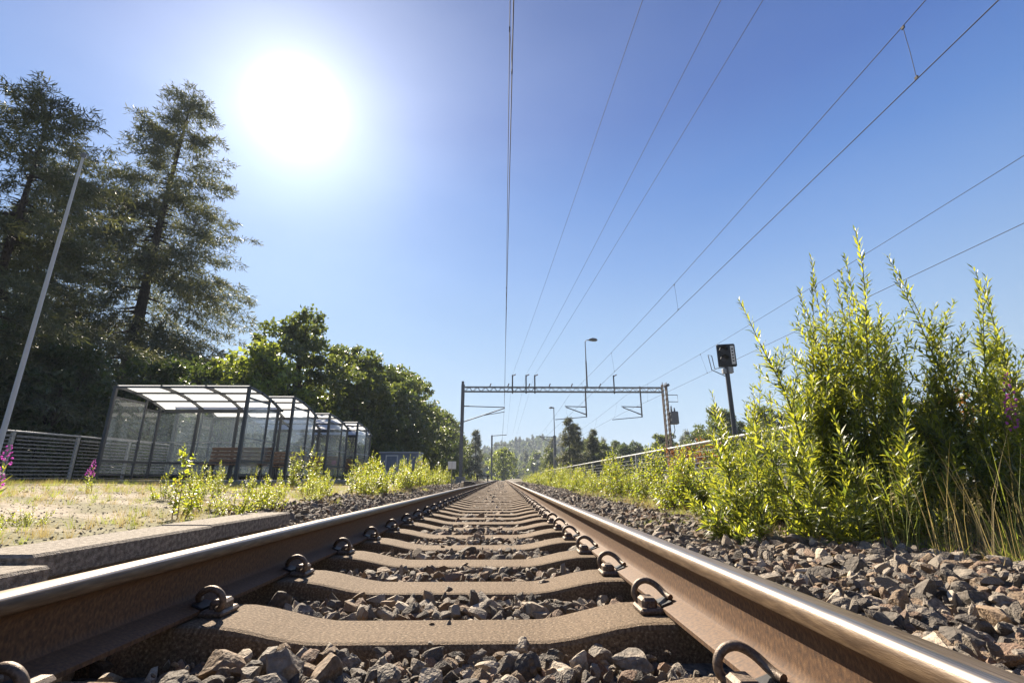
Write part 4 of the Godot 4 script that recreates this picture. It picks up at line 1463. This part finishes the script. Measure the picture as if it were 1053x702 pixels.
# ------------------------------------------------------------------ trees
func conifer(seed_: int, h: float, rad: float, bare: float, top_shape: float, dens := 1.0, spray := 0.42) -> Node3D:
	rng.seed = seed_
	var wood := Geo.new()
	var na := Geo.new()
	var nb := Geo.new()
	var bend := Vector3(R(-0.3, 0.3), 0, R(-0.3, 0.3))
	var axis := func(y: float) -> Vector3: return Vector3(bend.x * sin(y / h * 3.0), y, bend.z * sin(y / h * 2.2 + 0.5) - bend.z * 0.5)
	var pts := []
	var rr := []
	for i in 13:
		pts.append(axis.call(h * i / 12.0))
		rr.append(lerpf(h * 0.019, 0.02, pow(i / 12.0, 0.8)))
	wood.tube(pts, rr, 9, false)
	var count := int(h * 11.0 * dens)
	for k in count:
		var f := pow(rng.randf(), 0.85)
		var y := lerpf(bare, 0.985, f) * h
		var prof := pow(1.0 - f, top_shape) * 0.92 + 0.08
		prof *= 0.55 + 0.45 * smooth(-0.05, 0.2, f)
		var ln := rad * prof * R(0.5, 1.12)
		if rng.randf() < 0.08: ln *= 1.2
		var az := R(0, TAU)
		var o := Vector3(cos(az), 0, sin(az))
		var pitch := lerpf(-0.25, 0.65, f * f) + R(-0.15, 0.15)
		var p: Vector3 = axis.call(y)
		var d := (o * cos(pitch) + Vector3.UP * sin(pitch)).normalized()
		var bp := [p]
		var seg := 6
		for i in seg:
			var t := float(i) / seg
			d = (d + Vector3.UP * (-0.16 + 0.34 * t) + rdir() * 0.09).normalized()
			p += d * ln / seg
			bp.append(p)
		wood.tube(bp, [0.014 + ln * 0.012, 0.005], 4, false)
		for i in range(1, bp.size()): pass
		var subs := int(4 + ln * 4.2)
		for j in subs:
			var t := pow(rng.randf(), 0.75)
			if t < 0.18: t += 0.15
			var ii := mini(int(t * seg), seg - 1)
			var q: Vector3 = (bp[ii] as Vector3).lerp(bp[ii + 1], t * seg - ii)
			var bd: Vector3 = (bp[ii + 1] - bp[ii]).normalized()
			var s := bd.cross(Vector3.UP).normalized() * (1.0 if j % 2 else -1.0)
			var sl := (0.28 + 0.34 * ln * (1.0 - t)) * R(0.6, 1.2)
			var sd := (bd * 0.75 + s * R(0.3, 0.9) + Vector3.UP * R(-0.35, 0.2)).normalized()
			var ns := int(6 + sl * 19.0)
			for m in ns:
				var u := (m + 0.5) / ns
				var c := q + sd * sl * u - Vector3.UP * sl * u * u * 0.25
				var e := (sd * 0.6 + rdir() * 0.9 + Vector3.DOWN * 0.22).normalized()
				var g := na if rng.randf() < 0.7 else nb
				g.blade(c, e * spray * R(0.5, 1.1), rdir(), spray * R(0.09, 0.18))
	var n := Node3D.new()
	put("trunk", wood, n, M.bark_dark)
	put("crown", mesh_of([na, M.needle_a, nb, M.needle_b]), n).set_meta("kind", "stuff")
	return n

func broadleaf(seed_: int, h: float, rad: float, clusters: int, per: int, leaf: float, mats: Array, low := 0.12) -> Node3D:
	rng.seed = seed_
	var wood := Geo.new()
	var a := Geo.new()
	var b := Geo.new()
	var lobes := []
	var nl := 17
	for i in nl:
		var f := (i + 0.5) / nl
		var y := lerpf(low, 0.87, f)
		var ring := sin(PI * clampf(lerpf(0.22, 0.97, f), 0, 1))
		var az := i * 2.4 + R(-0.4, 0.4)
		lobes.append([Vector3(cos(az) * rad * 0.62 * ring, y * h, sin(az) * rad * 0.62 * ring), rad * R(0.32, 0.5) * (0.6 + 0.4 * ring)])
	var trunk := [Vector3.ZERO, Vector3(R(-0.1, 0.1), h * 0.25, R(-0.1, 0.1)), Vector3(R(-0.3, 0.3), h * 0.55, R(-0.3, 0.3)), Vector3(R(-0.3, 0.3), h * 0.85, R(-0.3, 0.3))]
	wood.tube(trunk, [h * 0.024, h * 0.018, h * 0.011, h * 0.003], 8, false)
	for l in lobes:
		var c: Vector3 = l[0]
		var s := Vector3(0, c.y * 0.62, 0)
		wood.tube([s, s.lerp(c, 0.5) + rdir() * 0.2 - Vector3.UP * 0.1, c], [h * 0.008, h * 0.005, h * 0.002], 5, false)
	for k in clusters:
		var l: Array = lobes[rng.randi() % nl]
		var d := rdir()
		var c: Vector3 = l[0] + d * l[1] * R(0.55, 1.08) * Vector3(1, 0.85, 1)
		if c.y < 0.25: continue
		var cr := rad * R(0.06, 0.13)
		for j in per:
			var p := c + rdir() * cr * pow(rng.randf(), 0.4) * Vector3(1.15, 0.7, 1.15)
			var g := a if rng.randf() < 0.62 else b
			var s := leaf * R(0.6, 1.25)
			var e := (rdir() + d * 0.4 + Vector3.DOWN * 0.3).normalized()
			g.blade(p, e * s, rdir(), s * 0.75)
	var n := Node3D.new()
	put("trunk", wood, n, M.bark_dark)
	put("crown", mesh_of([a, mats[0], b, mats[1]]), n).set_meta("kind", "stuff")
	return n

func place(proto: Node3D, called: String, x: float, z: float, sc: float, turn: float, label: String, group := "") -> Node3D:
	return copy(proto, called, Vector3(x, ground_y(x, z) - 0.05, z), turn, sc, label, "tree", group)

func make_trees() -> void:
	var c1 := conifer(601, 14.0, 5.0, 0.06, 0.45, 1.5, 0.33)
	var c2 := conifer(602, 19.0, 7.6, 0.04, 0.85, 1.75, 0.32)
	place(c1, "conifer_tree", -16.2, -14.5, 0.95, 0.4, "broad dark conifer behind the white pole, its trunk showing near the top", "dark conifers on the left")
	place(c2, "conifer_tree", -24.2, -31.0, 1.55, 0.0, "tallest conifer, with a pointed open top just left of the sun", "dark conifers on the left")
	place(c1, "conifer_tree", -19.9, -13.5, 0.68, 2.4, "dark conifer cut by the left edge of the picture", "dark conifers on the left")
	place(c2, "conifer_tree", -27.0, -26.0, 1.05, 2.0, "dark conifer in the gap between the two front ones", "dark conifers on the left")
	# dense dark shade trees behind the fence
	var dk := broadleaf(611, 6.5, 3.4, 260, 44, 0.22, [M.broad_dark, M.broad_a], 0.05)
	var i := 0
	for q in [[-14.6, -15.8, 0.75], [-13.4, -18.6, 0.8], [-14.8, -23.5, 0.95], [-18.2, -18.0, 0.95], [-12.6, -22.0, 0.72], [-16.0, -12.8, 0.6], [-11.6, -26.5, 0.85], [-17.5, -27.0, 1.1]]:
		place(dk, "shade_tree", q[0], q[1], q[2], i * 1.3, "%s low dark leafy tree in the shade behind the fence, counting from the fence" % nth(i + 1), "dark undergrowth trees behind the fence")
		i += 1
	# the row of broad trees
	var b1 := broadleaf(621, 10.6, 4.4, 420, 46, 0.27, [M.broad_a, M.broad_b])
	var b2 := broadleaf(622, 10.2, 4.0, 420, 46, 0.27, [M.broad_a, M.broad_b])
	var b3 := broadleaf(623, 9.6, 3.7, 380, 46, 0.27, [M.broad_a, M.broad_dark])
	var lt := broadleaf(624, 6.5, 3.2, 300, 40, 0.25, [M.broad_light, M.broad_b], 0.1)
	i = 0
	var rowl := ["tallest round tree of the left row, nearest the shelters", "second round tree of the left row, below the tallest", "third tree of the left row, behind the shelters' far end", "fourth tree of the left row, above the hut", "fifth tree of the left row, half behind the fourth", "sixth tree of the left row, next to the left mast", "seventh tree of the left row, small behind the left mast", "eighth tree of the left row, behind the left mast", "ninth tree of the left row, just right of the left mast", "tenth and farthest tree of the left row, lowest in the picture"]
	for q in [[-12.6, -29.0, 1.02, b1], [-10.2, -33.5, 0.98, b2], [-9.7, -38.5, 1.05, b3], [-9.9, -44.0, 1.08, b2], [-9.8, -51.0, 1.1, b1], [-9.0, -60.0, 1.05, b3], [-8.9, -71.0, 1.03, b2], [-9.4, -84.0, 1.05, b1], [-9.8, -98.0, 1.05, b2], [-10.0, -114.0, 1.0, b3]]:
		place(q[3], "broadleaf_tree", q[0], q[1], q[2], i * 2.1, rowl[i], "row of leafy trees on the left")
		i += 1
	place(b3, "broadleaf_tree", -17.5, -33.0, 0.95, 1.0, "tree between the tall conifer and the leafy row", "row of leafy trees on the left")
	place(lt, "pale_tree", -12.9, -25.0, 1.15, 0.3, "pale yellow-green tree right of the tall conifer's foot", "pale leafy trees")
	place(lt, "pale_tree", 0.2, -118.0, 1.25, 1.3, "pale round tree at the far end of the track, left of centre", "pale leafy trees")
	var c3 := conifer(603, 9.0, 2.6, 0.05, 0.75, 1.2, 0.5)
	place(c3, "conifer_tree", -5.2, -95.0, 1.05, 0.0, "small dark conifer right of the left mast", "small distant conifers")
	# right side
	i = 0
	for q in [[8.6, -62.0, 0.86], [10.0, -64.0, 0.8], [11.6, -61.0, 0.68]]:
		place(c3, "conifer_tree", q[0], q[1], q[2], i * 2.0, ["left one of three dark conifers standing right of the track's end", "middle one of three dark conifers standing right of the track's end", "right one of three dark conifers standing right of the track's end"][i], "small distant conifers")
		i += 1
	i = 0
	for q in [[14.5, -70.0, 0.55, b2], [18.5, -74.0, 0.6, b3], [22.5, -68.0, 0.62, b1], [26.0, -64.0, 0.66, b2], [21.0, -44.0, 0.5, b3], [26.0, -46.0, 0.72, b2], [19.4, -42.0, 0.62, b1], [13.0, -88.0, 0.7, b3], [17.0, -92.0, 0.78, b1], [21.5, -90.0, 0.72, b2], [26.0, -94.0, 0.8, b3], [31.0, -90.0, 0.82, b1], [9.5, -96.0, 0.62, b2]]:
		place(q[3], "broadleaf_tree", q[0], q[1], q[2], i * 1.7, "%s leafy tree in the band behind the right mast, counting from the track's end" % nth(i + 1) , "leafy trees behind the railing")
		i += 1
	# far woods
	var far := broadleaf(631, 9.0, 4.2, 90, 14, 1.0, [M.broad_a, M.broad_b], 0.05)
	var farc := conifer(632, 11.0, 2.6, 0.05, 0.8, 0.35, 1.1)
	rng.seed = 88
	var la := []
	var lb := []
	for k in 1700:
		var z := -150.0 - 560.0 * pow(rng.randf(), 0.8)
		var x := R(-0.62, 0.75) * absf(z)
		if absf(x) < 14.0 and z > -240.0: continue
		var y := hill_y(x, z) if z < -262.0 else ground_y(x, z)
		var t := Transform3D(Basis(Vector3.UP, R(0, TAU)).scaled(Vector3.ONE * R(0.8, 1.5)), Vector3(x, y - 0.5, z))
		if rng.randf() < 0.68: la.append(t)
		else: lb.append(t)
	var wood := Node3D.new()
	wood.name = "far_woods"
	add_child(wood)
	tag(wood, "far wooded hillside of mixed trees closing the horizon", "woods", "", "stuff")
	scatter("leafy_crowns", far.get_child(1).mesh, la, [], wood)
	scatter("conifer_crowns", farc.get_child(1).mesh, lb, [], wood)
	for p in [c1, c2, c3, dk, b1, b2, b3, lt, far, farc]: p.free()

# ------------------------------------------------------------------
func _ready() -> void:
	# camera: low over the track, a little right of its middle, wide lens pitched up
	var cam := Camera3D.new()
	cam.name = "camera"
	cam.fov = 71.23
	cam.near = 0.02
	cam.far = 4000.0
	cam.position = Vector3(0.2, 0.40, 0.0)
	cam.rotation = Vector3(deg_to_rad(16.05), deg_to_rad(-1.07), 0)
	add_child(cam)
	cam.current = true
	# sky, air, exposure
	var env := Environment.new()
	var sky := Sky.new()
	var pano := PanoramaSkyMaterial.new()
	pano.panorama = ImageTexture.create_from_image(sky_image())
	sky.sky_material = pano
	env.background_mode = Environment.BG_SKY
	env.sky = sky
	env.tonemap_mode = Environment.TONE_MAPPER_LINEAR
	env.tonemap_exposure = EXPOSURE
	env.sdfgi_enabled = true
	env.ssao_enabled = true
	env.ssil_enabled = true
	env.fog_enabled = true
	env.fog_density = 0.0006
	env.fog_light_color = Color(0.86, 0.92, 1.0)
	var we := WorldEnvironment.new()
	we.name = "world_environment"
	we.environment = env
	add_child(we)
	# sun
	var sun := DirectionalLight3D.new()
	sun.name = "sun"
	sun.light_energy = 1.6
	sun.light_color = Color(1.0, 0.945, 0.86)
	sun.light_angular_distance = 0.5
	sun.shadow_enabled = true
	sun.rotation = Vector3(deg_to_rad(-SUN_EL), deg_to_rad(180.0 - SUN_AZ), 0)
	add_child(sun)

	ground_noise.seed = 4
	ground_noise.frequency = 0.12
	ground_noise.fractal_octaves = 4
	make_materials()
	make_ground()
	make_hill()
	make_ballast()
	make_rail(-0.7535, 1.0, "left rail, dark and shaded on the side facing the track")
	make_rail(0.7535, -1.0, "right rail, sunlit rust brown web and bright head")
	make_sleepers()
	make_platform()
	make_shelters()
	make_fences()
	make_gantry()
	make_wires()
	make_trees()
	make_street_things()
	make_saplings()
	make_willows()
	make_creeper()
	fireweed(Vector3(-3.12, ground_y(-3.12, -3.3), -3.3), 0.52, 801, "fireweed with a pink flower head at the left edge, before the fence")
	fireweed(Vector3(-5.45, ground_y(-5.45, -6.9), -6.9), 0.45, 802, "fireweed in front of the fence's right end, flowers fading")
	fireweed(Vector3(3.42, ground_y(3.42, -3.02), -3.02), 0.98, 803, "tall purple fireweed at the right edge by the brown creeper")
	make_grass()
